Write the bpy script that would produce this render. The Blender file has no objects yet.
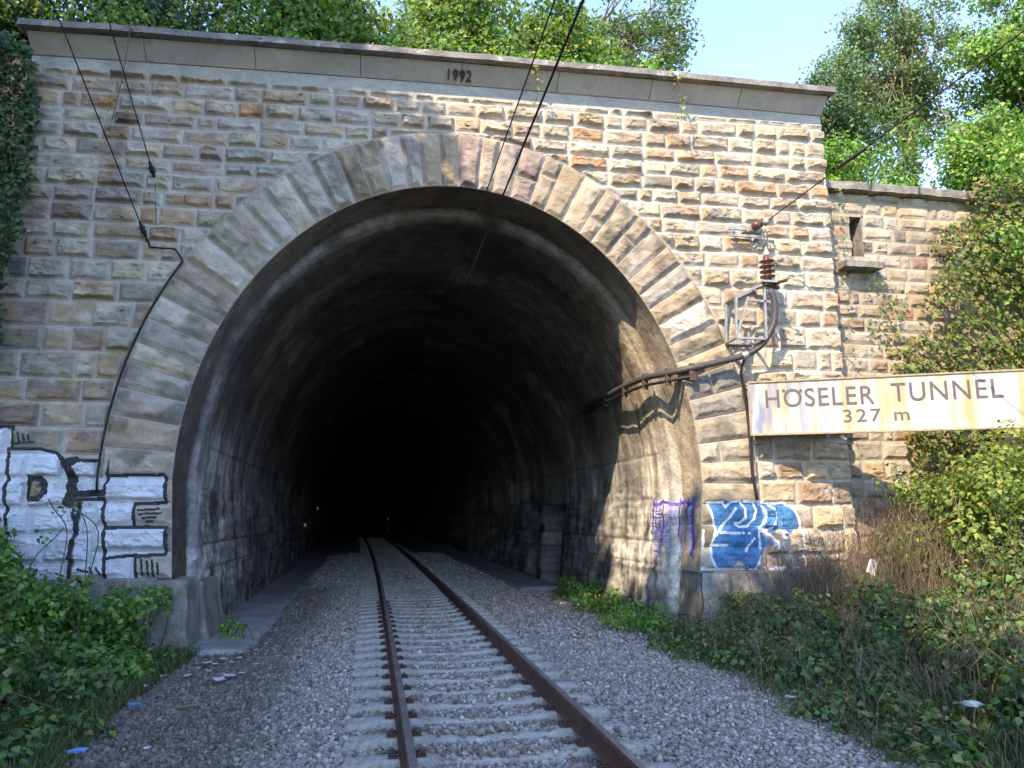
import bpy, math, random
import numpy as np
from mathutils import Vector, Matrix
rad = math.radians
rng = np.random.default_rng(7)
random.seed(7)
scene = bpy.context.scene
col = scene.collection

# ------------------------------------------------------------------ camera, light, exposure
cam_d = bpy.data.cameras.new('camera'); cam = bpy.data.objects.new('camera', cam_d); col.objects.link(cam)
cam.location = (0, 0, 1.66); cam.rotation_euler = (rad(90 + 10.3), 0, -rad(9.1))
cam_d.sensor_width = 36; cam_d.lens = 720 * 36 / 1024; cam_d.clip_end = 2000; cam_d.clip_start = .05
scene.camera = cam
SUN = Vector((-.49, -.57, .66)).normalized()
w = bpy.data.worlds.new('World'); scene.world = w; w.use_nodes = True
nt = w.node_tree; sky = nt.nodes.new('ShaderNodeTexSky'); sky.sky_type = 'NISHITA'; sky.sun_disc = False
sky.sun_elevation = math.asin(SUN.z); sky.sun_rotation = math.atan2(SUN.x, SUN.y) % (2 * math.pi)
sky.dust_density = .1; sky.ozone_density = 1.8; sky.altitude = 900
bg = nt.nodes['Background']; bg.inputs['Strength'].default_value = .15
tint = nt.nodes.new('ShaderNodeMix'); tint.data_type = 'RGBA'; tint.blend_type = 'MULTIPLY'; tint.inputs[0].default_value = 1; tint.inputs[7].default_value = (1.03, .94, .955, 1)
nt.links.new(sky.outputs[0], tint.inputs[6]); nt.links.new(tint.outputs[2], bg.inputs[0])
sl = bpy.data.lights.new('sun', 'SUN'); so = bpy.data.objects.new('sun', sl); col.objects.link(so)
sl.energy = 2.0; sl.angle = rad(.55); sl.color = (1, .80, .56)
so.rotation_euler = SUN.to_track_quat('Z', 'Y').to_euler(); so.location = (-20, -20, 30)
scene.view_settings.view_transform = 'Standard'; scene.view_settings.look = 'None'
scene.view_settings.gamma = 1; scene.view_settings.exposure = 2.4

# ------------------------------------------------------------------ helpers
def tag(o, label=None, cat=None, group=None, kind=None):
    if label: o['label'] = label
    if cat: o['category'] = cat
    if group: o['group'] = group
    if kind: o['kind'] = kind
    return o
def empty(name, loc=(0, 0, 0), label=None, cat=None, group=None):
    o = bpy.data.objects.new(name, None); col.objects.link(o); o.location = loc
    o.empty_display_size = .2
    return tag(o, label, cat, group)
def link(name, me, mat, parent=None, loc=None):
    o = bpy.data.objects.new(name, me); col.objects.link(o)
    if mat: me.materials.append(mat)
    if parent:
        o.parent = parent
        o.location = -Vector(parent.location) if loc is None else loc   # mesh data written in world space
    elif loc is not None: o.location = loc
    return o
def npmesh(name, V, F, mat, parent=None, smooth=False, C=None, uv=None):
    """V (n,3); F (m,k) same k for every face; C (n,3) point colours; uv (n,2) per point"""
    me = bpy.data.meshes.new(name); V = np.asarray(V, np.float32); F = np.asarray(F, np.int32)
    n, m, k = len(V), len(F), F.shape[1]
    me.vertices.add(n); me.vertices.foreach_set('co', V.ravel())
    me.loops.add(m * k); me.loops.foreach_set('vertex_index', F.ravel())
    me.polygons.add(m); me.polygons.foreach_set('loop_start', np.arange(0, m * k, k, dtype=np.int32))
    try: me.polygons.foreach_set('loop_total', np.full(m, k, np.int32))
    except Exception: pass
    me.update(calc_edges=True)
    me.polygons.foreach_set('use_smooth', np.full(m, smooth, bool))
    if C is not None:
        a = me.color_attributes.new('Col', 'FLOAT_COLOR', 'POINT')
        a.data.foreach_set('color', np.hstack([np.clip(C, 0, 1), np.ones((n, 1))]).astype(np.float32).ravel())
    if uv is not None:
        l = me.uv_layers.new(name='UVMap'); l.data.foreach_set('uv', np.asarray(uv, np.float32)[F.ravel()].ravel())
    me.update()
    return link(name, me, mat, parent)
def grid_faces(nu, nv, mask=None):
    i = np.arange(nu * nv).reshape(nu, nv)
    F = np.stack([i[:-1, :-1], i[1:, :-1], i[1:, 1:], i[:-1, 1:]], -1).reshape(-1, 4)
    return F if mask is None else F[mask.reshape(-1)]
class MB:
    def __init__(s): s.v = []; s.f = []
    def box(s, c, d, rz=0, taper=1, M=None):
        b = len(s.v); x, y, z = [q / 2 for q in d]; cs, sn = math.cos(rz), math.sin(rz)
        for sz in (-1, 1):
            t = taper if sz > 0 else 1
            for sx, sy in ((-1, -1), (1, -1), (1, 1), (-1, 1)):
                px, py = sx * x * t, sy * y * t
                p = Vector((px * cs - py * sn, px * sn + py * cs, sz * z))
                if M: p = M @ p
                s.v.append(tuple(p + Vector(c)))
        s.f += [tuple(b + i for i in q) for q in ((0, 3, 2, 1), (4, 5, 6, 7), (0, 1, 5, 4), (1, 2, 6, 5), (2, 3, 7, 6), (3, 0, 4, 7))]
    def bar(s, a, b, w_, h_):
        a, b = Vector(a), Vector(b); d = b - a; q = d.to_track_quat('Z', 'Y').to_matrix()
        s.box((a + b) / 2, (w_, h_, d.length), M=q)
    def tube(s, pts, r, n=8):
        pts = [Vector(p) for p in pts]; rs = r if isinstance(r, (list, tuple)) else [r] * len(pts)
        b = len(s.v); ref = Vector((.13, .31, .94))
        for i, p in enumerate(pts):
            d = (pts[min(i + 1, len(pts) - 1)] - pts[max(i - 1, 0)]).normalized()
            u = d.cross(ref)
            if u.length < .1: u = d.cross(Vector((1, 0, 0)))
            u.normalize(); v = d.cross(u)
            for k in range(n):
                a = 2 * math.pi * k / n; s.v.append(tuple(p + rs[i] * (math.cos(a) * u + math.sin(a) * v)))
        for i in range(len(pts) - 1):
            for k in range(n):
                k2 = (k + 1) % n; s.f.append((b + i * n + k, b + i * n + k2, b + (i + 1) * n + k2, b + (i + 1) * n + k))
        s.f.append(tuple(b + k for k in range(n))[::-1]); e = b + (len(pts) - 1) * n; s.f.append(tuple(e + k for k in range(n)))
    def lathe(s, c, prof, n=16, M=None):
        b = len(s.v)
        for r, z in prof:
            for k in range(n):
                a = 2 * math.pi * k / n; p = Vector((r * math.cos(a), r * math.sin(a), z))
                if M: p = M @ p
                s.v.append(tuple(p + Vector(c)))
        for i in range(len(prof) - 1):
            for k in range(n):
                k2 = (k + 1) % n; s.f.append((b + i * n + k, b + i * n + k2, b + (i + 1) * n + k2, b + (i + 1) * n + k))
        s.f.append(tuple(b + k for k in range(n))[::-1]); e = b + (len(prof) - 1) * n; s.f.append(tuple(e + k for k in range(n)))
    def build(s, name, mat, parent=None, smooth=False, bevel=0):
        me = bpy.data.meshes.new(name); me.from_pydata(s.v, [], s.f); me.update()
        me.polygons.foreach_set('use_smooth', [smooth] * len(me.polygons))
        o = link(name, me, mat, parent)
        if bevel:
            m = o.modifiers.new('b', 'BEVEL'); m.width = bevel; m.segments = 2; m.limit_method = 'ANGLE'
        return o
def spline(pts, n=8):
    P = [Vector(p) for p in pts]; P = [2 * P[0] - P[1]] + P + [2 * P[-1] - P[-2]]; out = []
    for i in range(1, len(P) - 2):
        for k in range(n):
            t = k / n; a, b, c, d = P[i - 1:i + 3]
            out.append(.5 * ((2 * b) + (-a + c) * t + (2 * a - 5 * b + 4 * c - d) * t * t + (-a + 3 * b - 3 * c + d) * t ** 3))
    out.append(P[-2]); return out
def ss(a, b, x):
    t = np.clip((x - a) / (b - a), 0, 1); return t * t * (3 - 2 * t)
_T = np.random.default_rng(99).random((256, 256))
def vn(x, y, seed=0):
    x = np.asarray(x, float) + seed * 17.31; y = np.asarray(y, float) + seed * 9.77
    i = np.floor(x).astype(int); j = np.floor(y).astype(int); u = x - i; v = y - j
    u = u * u * (3 - 2 * u); v = v * v * (3 - 2 * v)
    g = lambda a, b: _T[a & 255, b & 255]
    return (g(i, j) * (1 - u) + g(i + 1, j) * u) * (1 - v) + (g(i, j + 1) * (1 - u) + g(i + 1, j + 1) * u) * v
def fbm(x, y, seed=0, o=4):
    s = 0; a = 1; t = 0
    for k in range(o): s = s + a * vn(x * 2 ** k, y * 2 ** k, seed + k); t += a; a *= .5
    return s / t
def ridge(x, y, seed=0, o=3):
    s = 0; a = 1; t = 0
    for k in range(o): s = s + a * (1 - abs(2 * vn(x * 2 ** k, y * 2 ** k, seed + k) - 1)); t += a; a *= .55
    return s / t

# ------------------------------------------------------------------ materials
def mat(name, base=(.5, .5, .5), rough=.85, metal=0, attr=False, noise=None, bump=None, spots=None, spec=.3, translucent=0, runs=None):
    """noise=(scale,lo,hi) multiplies the colour; bump=(scale,strength,distance); spots=(scale,threshold,colour)"""
    m = bpy.data.materials.new(name); m.use_nodes = True; t = m.node_tree; N = t.nodes; L = t.links
    b = N['Principled BSDF']; b.inputs['Roughness'].default_value = rough; b.inputs['Metallic'].default_value = metal
    b.inputs['Specular IOR Level'].default_value = spec
    tc = N.new('ShaderNodeTexCoord').outputs['Object']
    if attr:
        a = N.new('ShaderNodeVertexColor'); a.layer_name = 'Col'; c = a.outputs['Color']
    else:
        a = N.new('ShaderNodeRGB'); a.outputs[0].default_value = (*base, 1); c = a.outputs[0]
    def nz(scale, detail=5):
        n = N.new('ShaderNodeTexNoise'); n.inputs['Scale'].default_value = scale; n.inputs['Detail'].default_value = detail
        n.inputs['Roughness'].default_value = .65; L.new(tc, n.inputs['Vector']); return n.outputs[0]
    for q in (noise if isinstance(noise, list) else [noise] if noise else []):
        r = N.new('ShaderNodeMapRange'); r.inputs['From Min'].default_value = .3; r.inputs['From Max'].default_value = .7
        r.inputs['To Min'].default_value = q[1]; r.inputs['To Max'].default_value = q[2]; L.new(nz(q[0]), r.inputs['Value'])
        x = N.new('ShaderNodeVectorMath'); x.operation = 'SCALE'; L.new(c, x.inputs[0]); L.new(r.outputs[0], x.inputs['Scale']); c = x.outputs[0]
    for q in (spots if isinstance(spots, list) else [spots] if spots else []):
        r = N.new('ShaderNodeMapRange'); r.inputs['From Min'].default_value = q[1]; r.inputs['From Max'].default_value = q[1] + .08
        L.new(nz(q[0], 8), r.inputs['Value']); mx = N.new('ShaderNodeMix'); mx.data_type = 'RGBA'
        L.new(r.outputs[0], mx.inputs[0]); L.new(c, mx.inputs[6]); mx.inputs[7].default_value = (*q[2], 1); c = mx.outputs[2]
    if runs:      # rain streaks: noise stretched along z, (scale, threshold, colour)
        mp = N.new('ShaderNodeMapping'); mp.inputs['Scale'].default_value = (1, 1, .12); L.new(tc, mp.inputs[0])
        n = N.new('ShaderNodeTexNoise'); n.inputs['Scale'].default_value = runs[0]; n.inputs['Detail'].default_value = 7; n.inputs['Roughness'].default_value = .7; L.new(mp.outputs[0], n.inputs['Vector'])
        r = N.new('ShaderNodeMapRange'); r.inputs['From Min'].default_value = runs[1]; r.inputs['From Max'].default_value = runs[1] + .18; r.inputs['To Max'].default_value = .75; L.new(n.outputs[0], r.inputs['Value'])
        mx = N.new('ShaderNodeMix'); mx.data_type = 'RGBA'; L.new(r.outputs[0], mx.inputs[0]); L.new(c, mx.inputs[6]); mx.inputs[7].default_value = (*runs[2], 1); c = mx.outputs[2]
    L.new(c, b.inputs['Base Color'])
    if bump:
        bl = bump if isinstance(bump, list) else [bump]; prev = None
        for q in bl:
            bp = N.new('ShaderNodeBump'); bp.inputs['Strength'].default_value = q[1]; bp.inputs['Distance'].default_value = q[2]
            L.new(nz(q[0], 8), bp.inputs['Height'])
            if prev: L.new(prev, bp.inputs['Normal'])
            prev = bp.outputs[0]
        L.new(prev, b.inputs['Normal'])
    if translucent:
        tr = N.new('ShaderNodeBsdfTranslucent'); x = N.new('ShaderNodeMix'); x.data_type = 'RGBA'; x.blend_type = 'MULTIPLY'
        x.inputs[0].default_value = 1; L.new(c, x.inputs[6]); x.inputs[7].default_value = (1.5, 1.5, .5, 1)
        L.new(x.outputs[2], tr.inputs['Color'])
        ms = N.new('ShaderNodeMixShader'); ms.inputs[0].default_value = translucent
        L.new(b.outputs[0], ms.inputs[1]); L.new(tr.outputs[0], ms.inputs[2]); L.new(ms.outputs[0], N['Material Output'].inputs['Surface'])
    return m
M = {}
M['stone'] = mat('ashlar_stone', attr=True, rough=.92, noise=[(7, .86, 1.14), (60, .8, 1.2)], bump=[(25, .5, .02), (110, .5, .008)])
M['lining'] = mat('tunnel_concrete', attr=True, rough=.85, noise=[(3, .6, 1.4), (22, .7, 1.3)], bump=[(6, .8, .06), (35, .7, .02)])
M['conc'] = mat('cornice_concrete', (.37, .355, .305), .9, noise=[(.8, .8, 1.15), (14, .9, 1.1)], bump=[(30, .25, .01)], spots=(1.3, .66, (.2, .19, .16)), runs=(3.2, .56, (.19, .18, .15)))
M['cap'] = mat('cap_concrete', (.20, .19, .175), .9, noise=[(2.5, .6, 1.5), (25, .8, 1.2)], bump=[(20, .8, .03)], spots=[(3, .58, (.45, .43, .4)), (5, .62, (.07, .065, .05))])
M['plinth'] = mat('plinth_concrete', (.25, .235, .205), .9, noise=[(2, .6, 1.3), (20, .8, 1.2)], bump=[(9, .9, .05), (50, .7, .015)], runs=(4, .50, (.10, .09, .072)), spots=(4, .62, (.33, .32, .29)))
M['walk'] = mat('walkway_concrete', (.27, .265, .25), .9, noise=[(1.2, .65, 1.25), (30, .75, 1.2)], bump=[(30, .5, .01)])
M['ink'] = mat('black_paint', (.035, .035, .04), .7, noise=(9, .7, 1.5))
M['numeral'] = mat('numeral_metal', (.05, .04, .035), .7)
M['silver'] = mat('silver_spray', (.58, .59, .62), .55, noise=[(5, .8, 1.15), (35, .8, 1.2)], spots=(9, .68, (.3, .28, .25)))
M['white'] = mat('white_spray', (.6, .64, .7), .6, noise=(12, .85, 1.1))
M['blue'] = mat('blue_spray', (.055, .165, .33), .6, noise=[(6, .6, 1.4), (40, .7, 1.3)], spots=(11, .62, (.07, .16, .30)))
M['slate'] = mat('slate_spray', (.12, .145, .2), .6, noise=[(6, .7, 1.3)])
M['violet'] = mat('violet_spray', (.13, .10, .42), .6, noise=(9, .7, 1.4))
M['lilac'] = mat('lilac_spray', (.42, .40, .60), .6, noise=(9, .6, 1.3), spots=(8, .56, (.22, .2, .18)))
M['rail'] = mat('rusty_rail', (.12, .068, .048), .6, metal=.15, noise=[(4, .7, 1.3), (60, .7, 1.3)], bump=(80, .3, .004))
M['railtop'] = mat('rail_running_surface', (.30, .26, .235), .42, metal=.6, noise=[(3, .6, 1.4), (40, .8, 1.2)])
M['clip'] = mat('rusty_fastening', (.095, .06, .045), .75, metal=.2, noise=(30, .6, 1.4))
M['sleeper'] = mat('sleeper_concrete', (.42, .385, .33), .92, noise=[(3, .6, 1.2), (28, .75, 1.2)], bump=[(35, .6, .012)], spots=(4, .57, (.24, .17, .12)))
M['ballast'] = mat('ballast_stone', attr=True, rough=.9, noise=(40, .75, 1.25), bump=(90, .4, .006))
M['gravelbase'] = mat('ballast_bed', (.17, .16, .15), .95, noise=[(.9, .8, 1.2), (28, .45, 1.6)], bump=[(26, 1, .06)])
M['soil'] = mat('soil', (.05, .04, .028), .95, noise=[(3, .6, 1.4), (30, .6, 1.4)], bump=[(8, 1, .08)])
M['leaf'] = mat('leaf', attr=True, rough=.5, spec=.45, translucent=.38)
M['grass'] = mat('grass_blade', attr=True, rough=.6, translucent=.25)
M['stem'] = mat('stem', (.10, .075, .045), .85, noise=(20, .6, 1.4))
M['bark'] = mat('bark', (.16, .12, .085), .9, noise=[(8, .6, 1.4)], bump=(14, 1, .04))
M['palebark'] = mat('pale_bark', (.30, .22, .14), .9, noise=[(8, .6, 1.3)], bump=(14, 1, .03))
M['straw'] = mat('dry_stalk', attr=True, rough=.8, translucent=.15)
M['galv'] = mat('galvanised_steel', (.36, .36, .35), .55, metal=.5, noise=[(12, .7, 1.2)], spots=(14, .62, (.2, .12, .07)))
M['porc'] = mat('brown_porcelain', (.12, .045, .03), .25, spec=.6, noise=(10, .7, 1.3))
M['porcw'] = mat('pale_porcelain', (.6, .58, .52), .3, spec=.6)
M['cable'] = mat('cable_sheath', (.06, .055, .058), .5, noise=(15, .7, 1.4))
M['black'] = mat('black_rubber', (.02, .02, .022), .6)
M['wire'] = mat('weathered_wire', (.045, .04, .038), .6, metal=.4)
M['plate'] = mat('faded_bronze_plate', (.10, .08, .055), .7)
M['reflect'] = mat('reflector', (.85, .85, .85), .25, spec=.8)
M['foam'] = mat('white_foam', (.55, .55, .53), .8, noise=(20, .7, 1.1), bump=(40, .6, .01))
M['bluepl'] = mat('blue_plastic', (.12, .22, .45), .5, noise=(20, .6, 1.4))
M['wood'] = mat('old_timber', (.26, .17, .09), .9, noise=(12, .6, 1.3), bump=(30, .6, .01))
M['post'] = mat('rusty_painted_post', (.42, .25, .19), .7, noise=(9, .7, 1.2))
def sign_mat():
    m = mat('enamel_sign', (.42, .41, .365), .5, spec=.4, noise=[(2.2, .9, 1.08)]); t = m.node_tree; N = t.nodes; L = t.links
    b = N['Principled BSDF']; src = b.inputs['Base Color'].links[0].from_socket
    tc = N.new('ShaderNodeTexCoord'); mp = N.new('ShaderNodeMapping'); mp.inputs['Scale'].default_value = (3.2, 1, .5); L.new(tc.outputs['Object'], mp.inputs[0])
    n = N.new('ShaderNodeTexNoise'); n.inputs['Scale'].default_value = 1.7; n.inputs['Detail'].default_value = 6; L.new(mp.outputs[0], n.inputs[0])
    r = N.new('ShaderNodeValToRGB'); r.color_ramp.elements[0].position = .44; r.color_ramp.elements[1].position = .66; L.new(n.outputs[0], r.inputs[0])
    h_ = N.new('ShaderNodeMath'); h_.operation = 'MULTIPLY'; h_.inputs[1].default_value = .85; L.new(r.outputs[0], h_.inputs[0]); mx = N.new('ShaderNodeMix'); mx.data_type = 'RGBA'; L.new(h_.outputs[0], mx.inputs[0]); L.new(src, mx.inputs[6]); mx.inputs[7].default_value = (.38, .27, .10, 1)
    # cold grey wash with dark run marks at the end beside the wall (object x along the board)
    sx = N.new('ShaderNodeSeparateXYZ'); L.new(tc.outputs['Object'], sx.inputs[0])
    g = N.new('ShaderNodeMapRange'); g.inputs['From Min'].default_value = 2.2; g.inputs['From Max'].default_value = .1; L.new(sx.outputs[0], g.inputs[0])
    n2 = N.new('ShaderNodeTexNoise'); n2.inputs['Scale'].default_value = 3.1; n2.inputs['Detail'].default_value = 4; L.new(mp.outputs[0], n2.inputs[0])
    r2 = N.new('ShaderNodeValToRGB'); r2.color_ramp.elements[0].position = .42; r2.color_ramp.elements[1].position = .60; L.new(n2.outputs[0], r2.inputs[0])
    mu = N.new('ShaderNodeMath'); mu.operation = 'MULTIPLY'; L.new(g.outputs[0], mu.inputs[0]); L.new(r2.outputs[0], mu.inputs[1])
    m2 = N.new('ShaderNodeMix'); m2.data_type = 'RGBA'; L.new(mu.outputs[0], m2.inputs[0]); L.new(mx.outputs[2], m2.inputs[6]); m2.inputs[7].default_value = (.17, .19, .28, 1)
    L.new(m2.outputs[2], b.inputs['Base Color']); return m
M['sign'] = sign_mat()
M['signedge'] = mat('sign_frame', (.30, .24, .15), .7, noise=(10, .6, 1.3))
M['letter'] = mat('sign_lettering', (.085, .075, .08), .6, noise=(14, .8, 1.4))

def text_mesh(body, size, extrude, name, m, parent, mw, spacing=1.0, xs=1.0, offset=0):
    cu = bpy.data.curves.new(name, 'FONT'); cu.body = body; cu.size = size; cu.extrude = extrude; cu.space_character = spacing; cu.offset = offset
    to = bpy.data.objects.new('tmp_text', cu); col.objects.link(to)
    bpy.context.view_layer.update()
    me = bpy.data.meshes.new_from_object(to.evaluated_get(bpy.context.evaluated_depsgraph_get()))
    bpy.data.objects.remove(to); me.transform(Matrix.Diagonal((xs, 1, 1, 1))); me.transform(mw)
    return link(name, me, m, parent)

# ------------------------------------------------------------------ layout functions
Y0 = 12.0
CX, CZ = .92, 2.2
AI, BI, AE, BE = 4.35, 5.20, 5.42, 6.22
def track_x(y):
    return .93 - .03 * (y - 5) - .0003 * np.maximum(y - 5, 0) ** 2 - .00002 * np.maximum(y - 60, 0) ** 2.6
def rho_out(x, z, a=AE, b=BE):   # >0 outside the ring, metres
    zz = np.maximum(z - CZ, 0); X = x - CX
    r = np.sqrt((X / a) ** 2 + (zz / b) ** 2)
    return (r - 1) * np.where(zz > 0, np.sqrt(X * X + zz * zz + 1e-9) / np.maximum(r, 1e-6), a)
PAL = np.array((1.03, 1.01, .95)) * np.array([(.43, .38, .295), (.40, .36, .29), (.36, .32, .25), (.34, .32, .28), (.36, .265, .175), (.27, .18, .125), (.24, .21, .17), (.42, .25, .13), (.42, .34, .22), (.20, .155, .125)])
def rockface(x, z, sid, seed, rough, rd):
    q = fbm(x * 2.4 + sid * 1.3, z * 4.2 + .8 * x + sid, seed + 30, 4) * 7; f = q - np.floor(q); terr = (np.floor(q) + ss(.55, 1.0, f)) / 7
    return .15 + 1.0 * terr + 1.1 * (rough - .35) + 1.3 * np.maximum(rd - .5, 0) + .35 * (ridge(x * 9 + sid, z * 13 + sid, seed + 3, 3) - .5)
class Masonry:
    def __init__(s, x0, x1, rows, seed, lmin, lmax, skew=0, depth=.05, pal=PAL, joint=.015, mortar=(.42, .395, .345)):
        s.r = np.random.default_rng(seed); s.rows = rows; s.xb = []; s.col = []; s.dep = []; s.seed = seed; s.skew = skew; s.joint = joint; s.mortar = np.array(mortar); s.depth = depth
        for k in range(len(rows) - 1):
            x = x0 - s.r.random() * .5; xs = [x]
            while x < x1: x += s.r.uniform(lmin, lmax) * (1 if s.r.random() > .2 else .62); xs.append(x)
            s.xb.append(np.array(xs)); zmid = .5 * (rows[k] + rows[k + 1])
            cs = []
            for q in range(len(xs)):
                xm = xs[q]
                p = np.array([3, 3, 2.5, 1.6, 1.6, .7, 1.2, .35, .9, .25])
                if xm < -2 and zmid < 5: p = np.array([.5, .6, 1.6, 1.8, 1.7, 2.6, 2.4, .4, .8, 2.0])   # browner stones low on the left
                if xm > 2: p = p * np.array([1.6, 1.6, 1.2, .6, 1.5, .6, .6, 1.8, 1.8, .2])  # stones right of centre weighted paler and warmer, sunlight put into the colour
                if xm > 5 and zmid < 3: p = np.array([.3, .5, 1.6, 1.5, 1.5, 2.2, 2.2, .3, .6, 1.4])
                c = pal[s.r.choice(len(pal), p=p / p.sum())] * s.r.uniform(.85, 1.12)
                if s.r.random() < .005: c = np.array([.055, .052, .06])
                cs.append(c)
            s.col.append(np.array(cs)); s.dep.append(s.r.uniform(.35, 1.25, len(xs)))
    def eval(s, x, z, dextra=None):
        x = np.asarray(x, float); z0 = np.asarray(z, float); zz = z0 - s.skew * (x - 1) * (z0 / 9.4)
        zz = zz + .05 * (vn(x * .35, z0 * 1.1, 5) - .5) + .02 * (vn(x * 1.1, z0 * 2, 6) - .5)
        R = np.clip(np.searchsorted(s.rows, zz) - 1, 0, len(s.rows) - 2)
        rows = np.asarray(s.rows); dz = np.minimum(zz - rows[R], rows[R + 1] - zz)
        dx = np.zeros_like(x); C = np.zeros(x.shape + (3,)); D = np.zeros_like(x); sid = np.zeros_like(x)
        xw = x + .03 * (vn(x * 1.3, z0 * 3, 8) - .5)
        for k in range(len(rows) - 1):
            m = R == k
            if not m.any(): continue
            xb = s.xb[k]; q = np.clip(np.searchsorted(xb, xw[m]) - 1, 0, len(xb) - 2)
            dx[m] = np.minimum(xw[m] - xb[q], xb[q + 1] - xw[m]); C[m] = s.col[k][q]; D[m] = s.dep[k][q]; sid[m] = q * 13.7 + k * 5.3
        d = np.minimum(dx, dz)
        if dextra is not None: d = np.minimum(d, dextra)
        d = d + .022 * (fbm(x * 11, z0 * 11, 3, 3) - .5)
        core = ss(s.joint, s.joint + .014, d)
        rough = fbm(x * 3.2 + sid, z0 * 5 + sid, s.seed, 4); rd = ridge(x * 1.8 + sid * 1.7, z0 * 3.4 + x * .6 + sid, s.seed + 9, 3)
        bw = .01 + .05 * fbm(x * 3 + sid, z0 * 3, 19, 3); bulge = ss(s.joint + .004 + bw * .5, s.joint + .022 + bw * 1.3, d)
        h = core * .012 + bulge * D * s.depth * rockface(x, z0, sid, s.seed, rough, rd) + .008 * fbm(x * 26, z0 * 26, 21, 3)
        mt = s.mortar * (0.85 + .3 * fbm(x * .9, z0 * .9, 31, 3))[..., None]
        st = C * .84 + np.array((.35, .30, .225)) * .16
        br = ss(.48, .68, fbm(x * 2.6 + sid * 2.1, z0 * 4.5 + sid, 43, 4))[..., None]; st = st * (1 - .5 * br) + np.array((.30, .205, .115)) * .5 * br
        gy_ = ss(.52, .70, fbm(x * 3.1 + sid * 1.1, z0 * 3.7 - sid, 47, 4))[..., None]; st = st * (1 - .5 * gy_) + np.array((.33, .325, .30)) * .5 * gy_
        cr = ss(.86, .97, ridge(x * 2.2 + sid * 1.3, z0 * 5.5 + x + sid, s.seed + 12, 3)) * bulge; h = h - .02 * cr
        st = st * (1 - .55 * cr)[..., None] * (.58 + .84 * fbm(x * 5 + sid, z0 * 8 + sid, 41, 5))[..., None]
        margin = (core * (1 - bulge))[..., None]
        mg = (.5 * ss(.35, .65, fbm(x * .8, z0 * .8, 64, 3)) + .08)[..., None]; st = st * (1 - mg * margin) + mt * mg * margin * 1.08
        Cc = st * core[..., None] + mt * (1 - core[..., None])
        return h, Cc
rows = [.60]
while rows[-1] < 9.75:
    z = rows[-1]; rows.append(z + (.405 if z < 4.6 else .405 - .115 * min(1, (z - 4.6) / 2.2)) * (1, .92, 1.06, .97, 1.08, .9, 1.02)[len(rows) % 7])
WALL = Masonry(-8, 9, rows, 3, .44, .84, skew=.016, depth=.07, joint=.009)
NV = 44
class Ring:
    def __init__(s):
        r = np.random.default_rng(5)
        s.rows = [0, .40, .78, 1.13, 1.49]                                     # leg blocks (height above plinth)
        s.b = np.concatenate([[0], np.cumsum(r.uniform(.8, 1.2, NV))]); s.b /= s.b[-1]
        pal = np.array([(.38, .335, .26), (.35, .305, .22), (.37, .295, .195), (.31, .28, .235), (.31, .255, .185), (.40, .355, .285)])
        s.c = pal[r.integers(0, 6, NV + 12)] * r.uniform(.78, 1.18, (NV + 12, 1)); s.c[NV // 2] = (.30, .235, .20); s.c[NV // 2 + 3] = (.32, .255, .215); s.c[NV // 2 + 1] = (.35, .30, .24); s.c[NV // 2 + 2] = (.33, .28, .23)
        s.d = r.uniform(.5, 1.3, NV + 12); s.split = r.random(NV + 12)
RG = Ring()
def ring_pt(t, r):
    """t<0 left leg (-1..0), 0..1 ellipse, 1..2 right leg; r 0 inner .. 1 outer"""
    a = AI + (AE - AI) * r; b = BI + (BE - BI) * r
    th = np.pi * (1 - np.clip(t, 0, 1)); X = CX + a * np.cos(th); Z = CZ + b * np.sin(th)
    q = np.where(t < 0, -t, np.where(t > 1, t - 1, 0)); Z = Z - q * 1.49
    X = X + np.where(t < 0, 1, -1) * q * .11 * (1 - r) * (q > 0)
    return X, Z
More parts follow.
